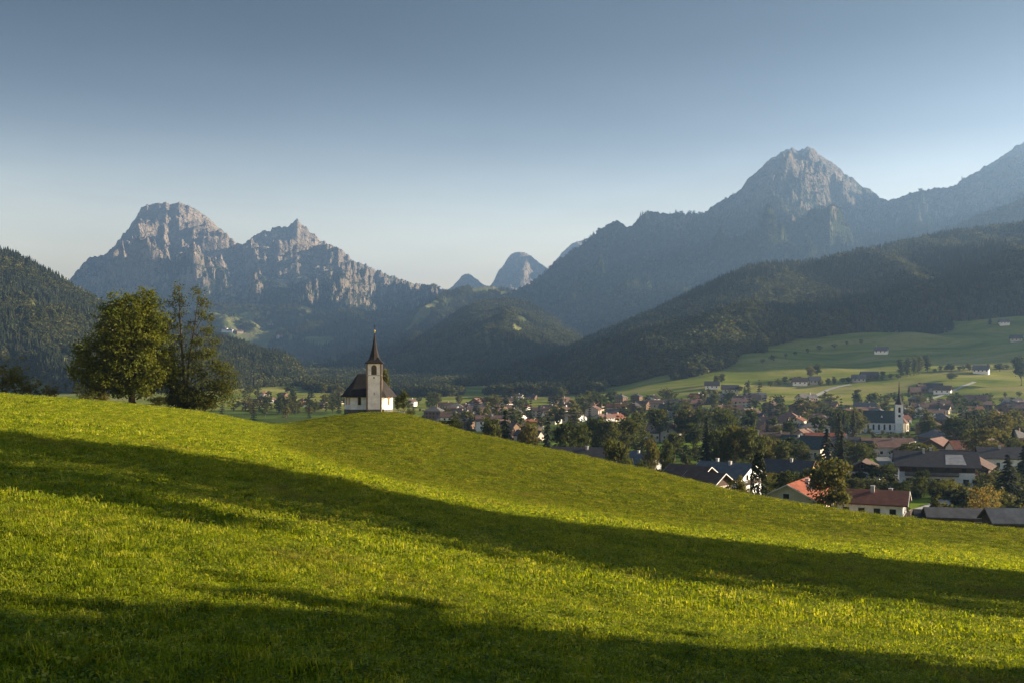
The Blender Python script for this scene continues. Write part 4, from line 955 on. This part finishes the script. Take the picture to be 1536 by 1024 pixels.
# --- farms on the meadow slope
def onm(px, py): return hit(px, py)
house('farmhouse', 'lone white farmhouse with grey roof high on the shaded meadow slope', onm(1322, 531), R(-28), 15, 11, 4.4, 4.6, PLASTER, R_GREY, 'farmhouse', chim=((-6, 0, 2.4),), wins=row('f', 3, -5, 5, 2.2, 1.4, 1.6)+row('r', 2, -2.5, 2.5, 2.2, 1.4, 1.6))
house('farmhouse', 'farmhouse with grey roof standing alone on the upper lit meadow terrace', onm(1472, 560), R(-32), 15, 11, 4.2, 4.6, PLASTER, R_GREY, 'farmhouse', wins=row('f', 4, -6, 6, 2.2, 1.4, 1.6))
for i, (px, py, L, rt, wm, rfm, lb) in enumerate([
    (1200, 577, 15, -14, PLASTER, R_BROWN, 'white farmhouse with brown roof at the left end of the meadow hamlet'),
    (1222, 575, 11, -8, PLASTER_G, R_GREY, 'small grey outbuilding next to the white farmhouse of the meadow hamlet'),
    (1288, 572, 13, -12, PLASTER_G, R_GREY, 'grey house in the middle of the meadow hamlet'),
    (1304, 568, 17, -6, TIMBER_L, R_DARK, 'large dark barn at the right end of the meadow hamlet'),
    (1385, 588, 13, 20, TIMBER_L, R_BROWN, 'brown timber house leftmost of the farm group above the church'),
    (1400, 586, 16, -24, PLASTER_G, R_DARK, 'dark roofed farmhouse in the middle of the farm group above the church'),
    (1414, 590, 15, -30, PLASTER, R_BROWN, 'white walled house rightmost of the farm group above the church'),
    (1372, 592, 9, 0, TIMBER, R_BROWN, 'small shed below the farm group above the church'),
    (1506, 487, 14, -10, PLASTER, R_GREY, 'tiny pale house far up the shaded meadow by the right forest'),
    (1524, 512, 13, -20, PLASTER_G, R_DARK, 'dim house in the upper meadow shade at the right edge'),
    (1068, 583, 14, -10, PLASTER, R_DARK, 'pale house at the lower tip of the lit meadow wedge'),
    (1095, 588, 16, -8, PLASTER_G, R_DARK, 'dark roofed building row start under the lit meadow wedge'),
    (1128, 604, 15, -14, PLASTER_P, R_BROWN, 'brown house alone on the small lawn beside the meadow wedge')]):
    house('farmhouse', lb, onm(px, py), R(rt), L, L*.72, 3.7, 3.9, wm, rfm, 'farmhouse', full=False, wins=row('f', 3, -L*.32, L*.32, 1.3, 1.1, 1.2)+row('r', 2, -2, 2, 1.3, 1.1, 1.2), clad=TIMBER_L)
# ------------------------------------------------------------------ village church
def church():
    x, y, z = at(1322, 640)
    t = empty('church', (x, y, z), R(-14)); tag(t, 'white village church with dark roofed nave and tall needle spire among the houses', 'church')
    L, W, h, rise = 20, 10.5, 6.4, 6.4
    gable_wall(L, W, h, rise).build('wall', PLASTER, t, )
    rf = gable_roof(L, W, h, rise, .5, .4).build('roof', R_GREEN, t)
    B = MB(); B.add([(-.9,-3.3,h+2.2),(.9,-3.3,h+2.2),(0,-3.3,h+3.7),(0,-1.6,h+3.9)], [(0,1,2),(1,3,2),(3,0,2),(0,3,1)]); B.build('dormer', PLASTER, rf)
    for i in range(6): plate('window', arch(1.1, 3.4), GLASS, t, (-8+3.1*i, -W/2, 1.6), 0, .1)
    B = MB(); n = [(10.02,-3.2),(14.0,-2.4),(15.6,0),(14.0,2.4),(10.02,3.2)]; B.prism(n, -2, 5.6); ch = B.build('chancel', PLASTER_W, t)
    B = MB(); m = [(10.03+(p-10.03)*1.06, q*1.1) for p, q in n]; B.rings([[(p, q, 5.62) for p, q in m], [(10.04,-.1,10.6),(10.3,-.1,10.6),(10.5,0,10.6),(10.3,.1,10.6),(10.04,.1,10.6)]]); B.build('chancel_roof', R_PINK, ch)
    plate('window', arch(.9, 3), GLASS, ch, (14.9, -1.2, 1.6), R(56), .1)
    B = MB(); B.box(7.2, 11.4, -9.4, -5.28, -2, 17.0); tw = B.build('tower', PLASTER, t)
    for ang, px, py in ((0, 9.3, -9.4), (R(90), 11.4, -7.34)):
        plate('belfry_opening', arch(1.3, 3.2), GLASS, tw, (px, py, 12.2), ang, .12)
    plate('clock_face', [(.8*math.cos(k*math.pi/8), .8*math.sin(k*math.pi/8)) for k in range(16)], IRON, tw, (9.3, -9.4, 10.2), 0, .14)
    B = MB(); c = (9.3, -7.34)
    B.rings([[(c[0]+r*math.cos(R(22.5+45*q)), c[1]+r*math.sin(R(22.5+45*q)), zz) for q in range(8)] for r, zz in ((2.75,16.95),(2.5,17.4),(1.5,19.0),(1.25,20.2),(.85,21.6),(.5,24),(.06,31))]); sp = B.build('spire', R_SHINGLE, tw)
    B = MB(); B.box(c[0]-.06, c[0]+.06, c[1]-.06, c[1]+.06, 30.8, 32.6); B.box(c[0]-.5, c[0]+.5, c[1]-.05, c[1]+.05, 31.7, 31.85); B.build('cross', GOLD, sp)
    HOUSES.append((x, y, 16))
church()
# ------------------------------------------------------------------ trees of the village, one by one (photo column, distance, height and width in photo pixels)
def vt(px, Y, hpx, wpx, kind, label, loc=None):
    k = Y/F0; return put_tree(kind, loc or at(px, Y), hpx*k, label, wpx*k, None, int(px))
def vm(px, py, hpx, wpx, kind, label):
    p = hit(px, py); return vt(px, p[1], hpx, wpx, kind, label, p)
def edge(px, Y, top, wpx, kind, label):      # stands behind the hill edge, its top at a photo row
    p = at(px, Y); k = Y/F0; h = (H0-top)*k-p[2]; return put_tree(kind, p, h, label, wpx*k, None, int(px))
edge(1246, 186, 683, 62, 'broad', 'tall full tree standing in front of the orange red gable roof')
edge(1222, 232, 688, 48, 'wide', 'broad dark tree directly behind the tall full tree')
edge(1186, 240, 696, 52, 'wide', 'dark tree behind the ridge of the orange red roof')
edge(1138, 178, 678, 25, 'thuja', 'dark columnar thuja at the hill edge beside the orange red roof')
edge(1110, 172, 707, 38, 'wide', 'low round bush tree at the hill edge next to the thuja')
edge(1240, 330, 640, 36, 'conifer', 'left one of two tall firs behind the tall full tree')
edge(1263, 325, 645, 34, 'conifer', 'right one of two tall firs behind the tall full tree')
edge(1300, 385, 658, 36, 'wide', 'round dark tree in front of the long faded red roof')
edge(1328, 300, 690, 36, 'wide', 'round bush tree on the bright lawn beside the small garage house')
edge(1290, 285, 712, 50, 'wide', 'wide low shrub tree above the maroon roof')
edge(1474, 186, 717, 56, 'yellow', 'round tree turning yellow behind the two timber barns')
edge(1512, 250, 678, 58, 'fatconifer', 'wide bluish spruce to the right above the yellowing tree')
edge(1536, 290, 665, 44, 'fatconifer', 'dark spruce cut by the right edge of the photo')
edge(1060, 322, 644, 38, 'conifer', 'tall dark fir leftmost of the dark grove below the hipped villa')
edge(1082, 318, 640, 40, 'broad', 'second tree of the dark grove below the hipped villa')
edge(1102, 325, 634, 44, 'broad', 'highest middle tree of the dark grove below the hipped villa')
edge(1126, 318, 636, 46, 'broad', 'tree right of the middle in the dark grove below the villa')
edge(1147, 330, 646, 34, 'broad', 'rightmost tree of the dark grove below the hipped villa')
edge(926, 250, 655, 44, 'broad', 'round garden tree standing alone just above the hill edge')
edge(975, 300, 650, 26, 'wide', 'left light green tree before the long white building')
edge(998, 310, 652, 28, 'wide', 'right round tree before the long white building')
edge(758, 330, 612, 50, 'fatconifer', 'big dark spruce first at the left of the tree row above the hill edge')
edge(740, 345, 622, 36, 'broad', 'dark leafy tree leaning on the first spruce of the tree row')
edge(793, 330, 630, 34, 'broad', 'leafy tree between the two dark spruces of the row')
edge(822, 325, 622, 38, 'fatconifer', 'second dark spruce of the tree row above the hill edge')
edge(846, 335, 628, 34, 'broad', 'round brownish tree just right of the second dark spruce')
edge(868, 340, 632, 34, 'broad', 'last round tree of the row above the hill edge')
edge(893, 425, 622, 42, 'broad', 'dark round tree behind the last tree of the row')
edge(912, 400, 626, 40, 'broad', 'round tree above the long dark brown roof')
edge(937, 420, 622, 40, 'broad', 'round tree between the long dark roof and white building')
edge(955, 520, 612, 34, 'broad', 'pale tree behind the left end of the long white building')
edge(990, 540, 610, 36, 'broad', 'tree behind the middle of the long white building')
edge(1024, 545, 608, 36, 'broad', 'tree behind the right gable of the long white building')
edge(1050, 540, 606, 44, 'wide', 'large brown green tree behind the hipped villa')
edge(1082, 520, 606, 44, 'wide', 'large dark tree right behind the hipped villa')
edge(1433, 470, 622, 44, 'broad', 'dark tree right of the rose coloured house')
edge(1490, 500, 610, 64, 'wide', 'very large pale green tree above the brown tile roof with chimneys')
edge(1458, 520, 616, 30, 'broad', 'green tree between the dark tree and the very large pale tree')
edge(1525, 540, 612, 36, 'broad', 'tall tree right of the very large pale green tree')
edge(1256, 600, 606, 44, 'wide', 'left broad crown of the grove left of the church')
edge(1282, 610, 608, 40, 'wide', 'right broad crown of the grove left of the church')
edge(1170, 340, 652, 36, 'broad', 'leafy tree beside the yellow walled house')
edge(1160, 255, 702, 26, 'olive', 'small yellow green bush below the yellow walled house')
edge(1000, 240, 690, 40, 'wide', 'low dark shrub tree at the hill edge left of the twin gables')
edge(965, 262, 684, 38, 'wide', 'low spreading shrub beside the round garden tree')
edge(1378, 265, 708, 30, 'wide', 'low dark shrub in front of the chalet wall')
edge(1425, 255, 712, 30, 'olive', 'pale shrub before the chalet near the yellowing tree')
edge(1352, 225, 735, 24, 'wide', 'small hedge bush at the driveway by the balcony gable')
edge(680, 208, 626, 30, 'broad', 'dark bush peeping over the knoll slope right of the chapel')
edge(664, 215, 628, 14, 'broad', 'tiny dark bush left of the bush that peeps over the knoll')
for px, py, h, w, kd, lb in [
    (1351, 566, 28, 12, 'slim', 'first from the left of the five trees lined up on the meadow terrace'), (1361, 565, 29, 12, 'slim', 'second of the five trees lined up on the meadow terrace'),
    (1371, 563, 28, 12, 'slim', 'middle one of the five trees lined up on the meadow terrace'), (1379, 561, 29, 13, 'slim', 'fourth of the five trees lined up on the meadow terrace'),
    (1391, 558, 27, 12, 'slim', 'last to the right of the five trees lined up on the meadow terrace'), (1216, 570, 22, 14, 'broad', 'left tree of the pair behind the meadow hamlet'),
    (1226, 567, 23, 14, 'broad', 'right tree of the pair behind the meadow hamlet'), (1425, 556, 12, 15, 'wide', 'small round tree on the terrace right of the five lined up trees'),
    (1453, 555, 12, 10, 'broad', 'small tree left of the lone terrace farmhouse'), (1500, 557, 14, 14, 'broad', 'dark tree right of the lone terrace farmhouse'),
    (1532, 578, 46, 26, 'broad', 'big dark tree on the meadow at the right edge of the photo'), (1427, 570, 13, 17, 'wide', 'bushy tree below the terrace track'),
    (1243, 577, 9, 8, 'broad', 'small tree left in the meadow hamlet street'), (1252, 576, 10, 6, 'slim', 'thin dark tree in the meadow hamlet street'),
    (1273, 574, 9, 9, 'broad', 'round tree at the meadow hamlet street bend'), (1283, 573, 9, 7, 'broad', 'small tree beside the grey house of the meadow hamlet'), (1324, 565, 9, 8, 'broad', 'small tree right of the large dark hamlet barn'),
    (1367, 590, 12, 12, 'broad', 'round tree left of the farm group above the church'), (1380, 583, 10, 9, 'broad', 'small tree behind the farm group above the church'), (1423, 608, 14, 12, 'broad', 'tree below the farm group above the church'),
    (1440, 606, 17, 18, 'wide', 'broad tree on the lane below the farm group'), (1197, 574, 8, 10, 'broad', 'bush behind the leftmost hamlet farmhouse'), (1485, 488, 12, 9, 'conifer', 'single fir standing on the high shaded meadow'),
    (1075, 578, 16, 10, 'broad', 'left one of two trees at the tip of the lit meadow wedge'), (1083, 577, 18, 10, 'broad', 'right one of two trees at the tip of the lit meadow wedge'), (1109, 590, 12, 10, 'broad', 'small tree beside the brown house on the lawn'),
    (1117, 591, 13, 8, 'conifer', 'small fir near the brown house on the lawn')]:
    vm(px, py, h, w, kd, lb)
# ------------------------------------------------------------------ the far village: houses and trees too small to show parts
LANDM = [(560, 560, 'behind the hillside chapel'), (640, 640, 'past the knoll slope'), (700, 640, 'below the wooded valley slope'), (760, 620, 'behind the first spruce of the tree row'), (830, 610, 'behind the second spruce'),
         (893, 625, 'above the row of round trees'), (960, 610, 'below the lit meadow wedge'), (1058, 620, 'behind the hipped villa'), (1131, 625, 'near the white house with pink roof'), (1190, 615, 'at the foot of the meadow road'),
         (1260, 615, 'by the grove left of the church'), (1340, 610, 'behind the village church'), (1400, 610, 'below the farm group'), (1450, 625, 'beyond the dark tree right of the rose house'), (1510, 620, 'behind the very large pale tree'),
         (1207, 650, 'near the green black roof'), (1262, 665, 'behind the twin firs'), (1366, 660, 'around the pale sunlit roof'), (1474, 665, 'around the brown roof with chimneys'), (1080, 660, 'around the dark grove'), (440, 600, 'in the hamlet under the left forest')]
def near_land(px, py):
    return min(LANDM, key=lambda q: ((q[0]-px)/1.0)**2+((q[1]-py)*2.0)**2)[2]
REG = {}                     # base label -> [(px, object)]: made single at the end
def reg(base, px, o): REG.setdefault(base, []).append((px, o))
def far_house_mesh(seed, L, W, h, rise, wall, roof, hip):
    B = gable_wall(L, W, h, rise); n = len(B.f)
    Rf = hip_roof(L, W, h, rise, .7) if hip else gable_roof(L, W, h, rise, .8, .7, .3)
    if hip:
        B = MB(); B.box(-L/2, L/2, -W/2, W/2, -3, h)
    B.add(Rf.v, Rf.f, 1)
    r = random.Random(seed)
    for f_, n_ in (('f', 4), ('r', 2)):
        for z in ((1.2, 3.8) if h > 4.8 else (1.3,)):
            for i in range(n_):
                b2 = MB(); u = ((i+.5)/n_-.5)*(L if f_ == 'f' else W)*.86; wbox(b2, f_, L, W, u, z, 1.1, 1.3, .2, .05); B.add(b2.v, b2.f, 2)
    B.box(L*.18-.4, L*.18+.4, -.9, -.1, h+rise*.5, h+rise+1.0, 0)
    return B.mesh('far_house', [wall, roof, GLASS])
_rf = [(R_BROWN, 'brown'), (R_DARK, 'dark'), (R_PINK, 'faded red'), (R_GREY, 'grey'), (R_MAROON, 'maroon'), (R_BROWN, 'brown'), (R_DARK, 'dark'), (R_PINK, 'faded red')]
_wl = [(PLASTER, 'white'), (PLASTER_W, 'cream'), (PLASTER_G, 'grey'), (TIMBER_L, 'timber'), (PLASTER_P, 'rosy'), (TIMBER_L, 'timber')]
FARH = []
_r = random.Random(9)
for i in range(22):
    (rm, rn), (wm, wn) = _rf[i % 8], _wl[(i*5+i//8) % 6]
    hh = _r.choice([3.6, 4.4, 5.4, 6.0])
    FARH.append((far_house_mesh(i, _r.uniform(11, 17), _r.uniform(8.5, 11), hh, _r.uniform(2.4, 3.6), wm, rm, i % 7 == 3), rn, wn))
LAWNS = LAWN0
def on_lawn(px, py): return any(((px-a)/(c*.86))**2+((py-b)/(d*.86))**2 < 1 for a, b, c, d in LAWNS)
def clear(x, y, rad, lst): return all((x-a)**2+(y-b)**2 > (rad+c)**2 for a, b, c in lst)
def zone(n, x0, x1, y0, y1, seed, what, tries=60):
    r = random.Random(seed); out = []
    k = 0
    while len(out) < n and k < n*tries:
        k += 1
        px, py = r.uniform(x0, x1), r.uniform(y0, y1)
        if py > look(T_crest, px)-3: continue
        p = hit(px, py)
        if p[1] > 1750 or p[1] < 215: continue
        if on_lawn(px, py): continue
        if px > 870 and px < 1160 and py < 607-(px-870)*.12 and py > 560: continue          # the lit meadow wedge stays open
        out.append((px, py, p))
        if not what(px, py, p, r): out.pop()
    return out
def fh(px, py, p, r):
    if p[1] < 400: return False
    if 1290 < px < 1384 and 636 < py < 680: return False
    if 960 < px < 1085 and 638 < py < 672: return False
    if not clear(p[0], p[1], 7.5, HOUSES): return False
    me, rn, wn = r.choice(FARH)
    o = bpy.data.objects.new('village_house', me); COL.objects.link(o); o.location = p; o.rotation_euler = (0, 0, R(r.choice([-35, -20, -8, 5, 25, 55, 70])+r.uniform(-8, 8)))
    s = r.uniform(.8, 1.1)*(.68 if px < 520 else 1); o.scale = (s, s, s)
    tag(o, None, 'house', 'far houses of the valley village'); reg('%s house with %s roof %s' % (wn, rn, near_land(px, py)), px, o)
    HOUSES.append((p[0], p[1], 8.0)); return True
def ft(px, py, p, r):
    if 1290 < px < 1386 and 640 < py < 695: return False
    if 960 < px < 1075 and 644 < py < 678: return False
    if not clear(p[0], p[1], 2.2, HOUSES): return False
    if not clear(p[0], p[1], 1.0, PLACED): return False
    con = r.random() < .27; h = r.uniform(8.5, 16)*(1.15 if con else 1); kd = 'farconifer' if con else 'farbroad'
    if p[1] < 360: h = r.uniform(3.0, 6.0); con = False
    if p[1] < 560: kd = 'conifer' if con else r.choice(['broad', 'wide'])
    o = put_tree(kd, p, h, 'x', h*WID[kd]*r.uniform(.9, 1.4), 'far trees of the valley village', int(px*3+py))
    reg('%s %s %s' % ('slender' if con else 'bushy', 'fir' if con else 'leafy tree', near_land(px, py)), px, o); return True
zone(34, 600, 800, 608, 668, 1, fh); zone(52, 740, 1150, 596, 636, 2, fh); zone(56, 1150, 1536, 606, 664, 3, fh); zone(14, 1160, 1536, 664, 740, 4, fh); zone(16, 372, 512, 594, 614, 5, fh)
zone(46, 596, 800, 604, 668, 11, ft); zone(86, 740, 1160, 594, 650, 12, ft); zone(76, 1150, 1536, 604, 668, 13, ft); zone(40, 1150, 1536, 664, 752, 14, ft); zone(20, 850, 1150, 650, 712, 16, ft); zone(44, 366, 520, 588, 620, 15, ft); zone(22, 330, 520, 612, 634, 17, ft)
def hedge_row(pts, n, seed, where):
    r = random.Random(seed)
    for i in range(n):
        f = i/(n-1)*(len(pts)-1); k = min(int(f), len(pts)-2); g = f-k
        px = pts[k][0]*(1-g)+pts[k+1][0]*g+r.uniform(-2, 2); py = pts[k][1]*(1-g)+pts[k+1][1]*g+r.uniform(-.8, .8)
        p = hit(px, py)
        if not clear(p[0], p[1], 1, HOUSES): continue
        o = put_tree('farbroad', p, r.uniform(4, 8.5), 'x', r.uniform(4, 8), 'hedgerow trees on the meadow slope', int(px), 'tree', 'hedgerow_tree'); reg('small hedgerow tree '+where, px, o)
hedge_row([(1232, 578), (1345, 567)], 12, 1, 'along the meadow hamlet terrace'); hedge_row([(1400, 557), (1455, 556), (1536, 551)], 13, 2, 'along the upper terrace by the lone farmhouse')
hedge_row([(1065, 590), (1150, 580), (1200, 572)], 10, 3, 'above the lit meadow wedge'); hedge_row([(1145, 545), (1210, 530), (1290, 515)], 9, 4, 'on the shaded slope below the forest'); hedge_row([(1340, 598), (1400, 604), (1530, 596)], 12, 5, 'between church and farm group')
# hamlets on the far mountainside
for i, (px, py) in enumerate([(336, 497), (343, 499), (352, 501), (360, 500), (405, 487), (418, 508)]):
    p = on_layer('H', px, py); me, rn, wn = FARH[(0, 6, 3, 12, 9, 18)[i]]
    o = bpy.data.objects.new('mountain_farm', me); COL.objects.link(o); o.location = p; o.rotation_euler = (0, 0, R(-20+13*i)); o.scale = (1.5, 1.5, 1.5)
    tag(o, None, 'house', 'tiny farms on the far mountainside'); reg('tiny pale farm on the tan fields of the far mountainside', px, o)
for i, (px, py) in enumerate([(466, 556), (473, 554), (480, 552), (487, 550), (494, 548), (502, 547)]):
    p = hit(px, 561+(py-551)*.6) if False else on_layer('D', px, py); me, rn, wn = FARH[(5, 0, 6, 3, 11, 12)[i]]
    o = bpy.data.objects.new('valley_house', me); COL.objects.link(o); o.location = p; o.rotation_euler = (0, 0, R(15*i)); o.scale = (1.4, 1.4, 1.4)
    tag(o, None, 'house', 'tiny houses at the valley mouth'); reg('tiny white house at the narrow valley mouth left of the chapel spire', px, o)
ORD = ['leftmost', 'second from left', 'third from left', 'fourth from left', 'fifth from left', 'sixth from left', 'seventh from left', 'eighth from left', 'ninth from left', 'tenth from left', 'eleventh from left', 'twelfth from left']
for base, lst in REG.items():
    lst.sort(key=lambda q: q[0])
    for i, (px, o) in enumerate(lst):
        o['label'] = base if len(lst) == 1 else ('rightmost ' if i == len(lst)-1 else ORD[min(i, 11)]+' ')+base
# garden shrubbery between the houses, too mixed to count
def shrubs(n, seed):
    r = np.random.default_rng(seed); out = []
    px = r.uniform(590, 1560, n*4); py = r.uniform(600, 790, n*4)
    ok = py < look(T_crest, px)-2
    for a, b in zip(px[ok], py[ok]):
        if len(out) >= n: break
        if on_lawn(a, b) or (870 < a < 1160 and b < 607-(a-870)*.12): continue
        if fbm(np.array([a/38]), np.array([b/14]), 3, 5)[0] < -.12: continue
        p = hit(a, b)
        if p[1] > 1000 or not clear(p[0], p[1], .5, HOUSES): continue
        out.append(p)
    P = np.array(out); s = r.uniform(1.6, 4.2, len(P))
    scatter('garden_shrubbery', P-np.array([0, 0, .4]), np.stack([s*1.3, s*1.3, s], -1), PD, 'd', 5, seed=seed)
shrubs(1500, 4)
# the wooded shoulder right of the frame that shades the upper meadow
def shoulder():
    xs = np.linspace(900, 2600, 110); ys = np.linspace(900, 2300, 90); X, Y = np.meshgrid(xs, ys)
    e = np.exp(-((X-1560)/400)**2)*sstep(1190, 1430, Y)*sstep(2300, 1900, Y)
    Z = ground(X, Y)-12+e*(330+60*fbm(X/300, Y/300, 4, 6))
    o = link('forest_hill', grid_mesh('forest_hill', X, Y, Z, [FLOOR])); tag(o, kind='structure')
    r = np.random.default_rng(3); n = 12000; i = r.uniform(0, 88.9, n); j = r.uniform(0, 108.9, n)
    P = np.stack([xs[0]+j*(xs[1]-xs[0]), ys[0]+i*(ys[1]-ys[0]), Z[i.astype(int), j.astype(int)]], -1)
    m = (e[i.astype(int), j.astype(int)] > .12); P = P[m]
    if FORESTS:
        s = 17*r.uniform(.7, 1.2, len(P)); scatter('conifer_forest', P, np.stack([s*1.2, s*1.2, s], -1), PC, 'c', 5, seed=77)
    return float(Z.max())
ZMAX = max(ZMAX, shoulder())
# ------------------------------------------------------------------ roads and tracks
def ribbon(name, pts, w, mat):
    p = [Vector(q) for q in pts]; q2 = []
    for a, b in zip(p[:-1], p[1:]):
        n = max(2, int((b-a).length/6))
        q2 += [a.lerp(b, i/n) for i in range(n)]
    q2.append(p[-1])
    for _ in range(6): q2 = [q2[0]]+[(q2[i-1]+q2[i]*2+q2[i+1])/4 for i in range(1, len(q2)-1)]+[q2[-1]]
    V = []
    for i, q in enumerate(q2):
        d = q2[min(i+1, len(q2)-1)]-q2[max(i-1, 0)]; nn = Vector((-d.y, d.x, 0)).normalized()*w/2
        for s in (-1, 0, 1):
            x, y = q.x+nn.x*s, q.y+nn.y*s; V.append((x, y, gz(x, y)+.30))
    F = []
    for i in range(len(q2)-1):
        F += [(3*i, 3*i+1, 3*i+4, 3*i+3), (3*i+1, 3*i+2, 3*i+5, 3*i+4)]
    o = link(name, mesh_from(name, V, F, [mat], None, True)); tag(o, kind='structure')
GRAVEL = plain('gravel', (.33,.31,.27), .3, .4, .95)
ASPH = plain('asphalt', (.13,.13,.13), .3, .4, .9)
ribbon('path', [hit(a, b) for a, b in ((1196, 612), (1212, 603), (1222, 594), (1236, 586), (1256, 580), (1276, 577))], 5.0, GRAVEL)
ribbon('path', [hit(a, b) for a, b in ((1376, 603), (1400, 597), (1424, 588), (1440, 582), (1462, 573))], 4.0, GRAVEL)
ribbon('road', [hit(a, b) for a, b in ((1330, 775), (1362, 772), (1392, 766), (1420, 752), (1450, 742))], 4.5, GRAVEL)
ribbon('road', [hit(a, b) for a, b in ((1150, 690), (1230, 668), (1320, 684), (1345, 712), (1330, 740))], 5.5, ASPH)
ribbon('road', [hit(a, b) for a, b in ((880, 660), (985, 646), (1040, 660), (1160, 640), (1300, 652), (1440, 640))], 5.5, ASPH)
# ------------------------------------------------------------------ air, sky, sun, camera
def air():
    B = MB(); B.box(-18500, 18500, -120, 16500, ZMIN-1.0, ZMAX+25)
    m = bpy.data.materials.new('valley_air'); m.use_nodes = True; t = m.node_tree
    for n in list(t.nodes):
        if n.type == 'BSDF_PRINCIPLED': t.nodes.remove(n)
    v = t.nodes.new('ShaderNodeVolumePrincipled')
    v.inputs['Color'].default_value = (.275, .465, .765, 1); v.inputs['Density'].default_value = HAZE_D
    v.inputs['Anisotropy'].default_value = .42
    t.links.new(v.outputs[0], t.nodes['Material Output'].inputs['Volume'])
    tag(B.build('haze', m), kind='stuff')
HAZE_D = 9.6e-5
air()
EL, AZ = R(15.5), R(82)
SKYG = [(0.0, (2.95,1.9,1.25)), (.06, (2.95,1.9,1.25)), (.13, (2.2,1.55,1.12)), (.2, (.70,.60,.56)), (.31, (.05,.05,.05)), (.45, (.4,.45,.5)), (.7, (1.0,1.0,1.0))]
wd = bpy.data.worlds.new('World'); SC.world = wd; wd.use_nodes = True
nt = wd.node_tree; bg = nt.nodes['Background']
sky = nt.nodes.new('ShaderNodeTexSky'); sky.sky_type = 'NISHITA'; sky.sun_disc = False
sky.sun_elevation = EL; sky.sun_rotation = AZ; sky.air_density = 1.0; sky.dust_density = 1.0; sky.ozone_density = 1.5; sky.altitude = 800
tc = nt.nodes.new('ShaderNodeTexCoord'); sx = nt.nodes.new('ShaderNodeSeparateXYZ'); nt.links.new(tc.outputs['Generated'], sx.inputs[0])
rp = nt.nodes.new('ShaderNodeValToRGB'); el_ = rp.color_ramp.elements
rp.color_ramp.interpolation = 'B_SPLINE'
while len(el_) < len(SKYG): el_.new(.5)
for q, (p_, c_) in zip(el_, SKYG): q.position = p_; q.color = tuple(k_/5 for k_ in c_)+(1,)
nt.links.new(sx.outputs['Z'], rp.inputs['Fac'])
mm = nt.nodes.new('ShaderNodeMix'); mm.data_type = 'RGBA'; mm.blend_type = 'MULTIPLY'; mm.inputs[0].default_value = 1.0
nt.links.new(sky.outputs[0], mm.inputs[6]); nt.links.new(rp.outputs[0], mm.inputs[7])
ci = nt.nodes.new('ShaderNodeTexNoise'); ci.inputs['Scale'].default_value = 3.0; ci.inputs['Detail'].default_value = 7; ci.inputs['Roughness'].default_value = .55
mpn = nt.nodes.new('ShaderNodeMapping'); mpn.inputs['Scale'].default_value = (1, 1, 4.5); nt.links.new(tc.outputs['Generated'], mpn.inputs[0]); nt.links.new(mpn.outputs[0], ci.inputs['Vector'])
cr = nt.nodes.new('ShaderNodeValToRGB'); cr.color_ramp.elements[0].position = .35; cr.color_ramp.elements[0].color = (.94,.94,.95,1); cr.color_ramp.elements[1].position = .7; cr.color_ramp.elements[1].color = (1.12,1.11,1.10,1); nt.links.new(ci.outputs['Fac'], cr.inputs[0])
m2 = nt.nodes.new('ShaderNodeMix'); m2.data_type = 'RGBA'; m2.blend_type = 'MULTIPLY'; m2.inputs[0].default_value = 1.0
nt.links.new(mm.outputs[2], m2.inputs[6]); nt.links.new(cr.outputs[0], m2.inputs[7])
m3 = nt.nodes.new('ShaderNodeMix'); m3.data_type = 'RGBA'; m3.blend_type = 'MULTIPLY'; m3.inputs[0].default_value = 1.0; m3.inputs[7].default_value = (5, 5, 5, 1)
nt.links.new(m2.outputs[2], m3.inputs[6]); nt.links.new(m3.outputs[2], bg.inputs['Color']); bg.inputs['Strength'].default_value = .05
ld = bpy.data.lights.new('sun', 'SUN'); ld.energy = 5.0; ld.angle = R(.5); ld.color = (1.0, .84, .62)
sun = bpy.data.objects.new('sun', ld); COL.objects.link(sun)
sd = Vector((math.sin(AZ)*math.cos(EL), math.cos(AZ)*math.cos(EL), math.sin(EL)))
sun.rotation_euler = sd.to_track_quat('Z', 'Y').to_euler(); sun.location = (60, -20, 60)
cd = bpy.data.cameras.new('camera'); cam = bpy.data.objects.new('camera', cd); COL.objects.link(cam); SC.camera = cam
cd.sensor_width = 36; cd.sensor_fit = 'HORIZONTAL'; cd.lens = 36*F0/1536; cd.shift_y = (H0-512)/1536
cam.location = (0, 0, 0); cam.rotation_euler = (R(90), 0, 0)
cd.clip_start = .1; cd.clip_end = 60000
SC.view_settings.view_transform = 'Standard'; SC.view_settings.look = 'None'; SC.view_settings.gamma = 1.0
SC.view_settings.exposure = 2.05
SC.render.engine = 'CYCLES'
cy = SC.cycles
cy.use_denoising = True; cy.denoiser = 'OPENIMAGEDENOISE'
cy.max_bounces = 5; cy.diffuse_bounces = 3; cy.glossy_bounces = 1; cy.transmission_bounces = 3; cy.transparent_max_bounces = 4; cy.volume_bounces = 0
cy.sample_clamp_indirect = 4.0; cy.caustics_reflective = False; cy.caustics_refractive = False
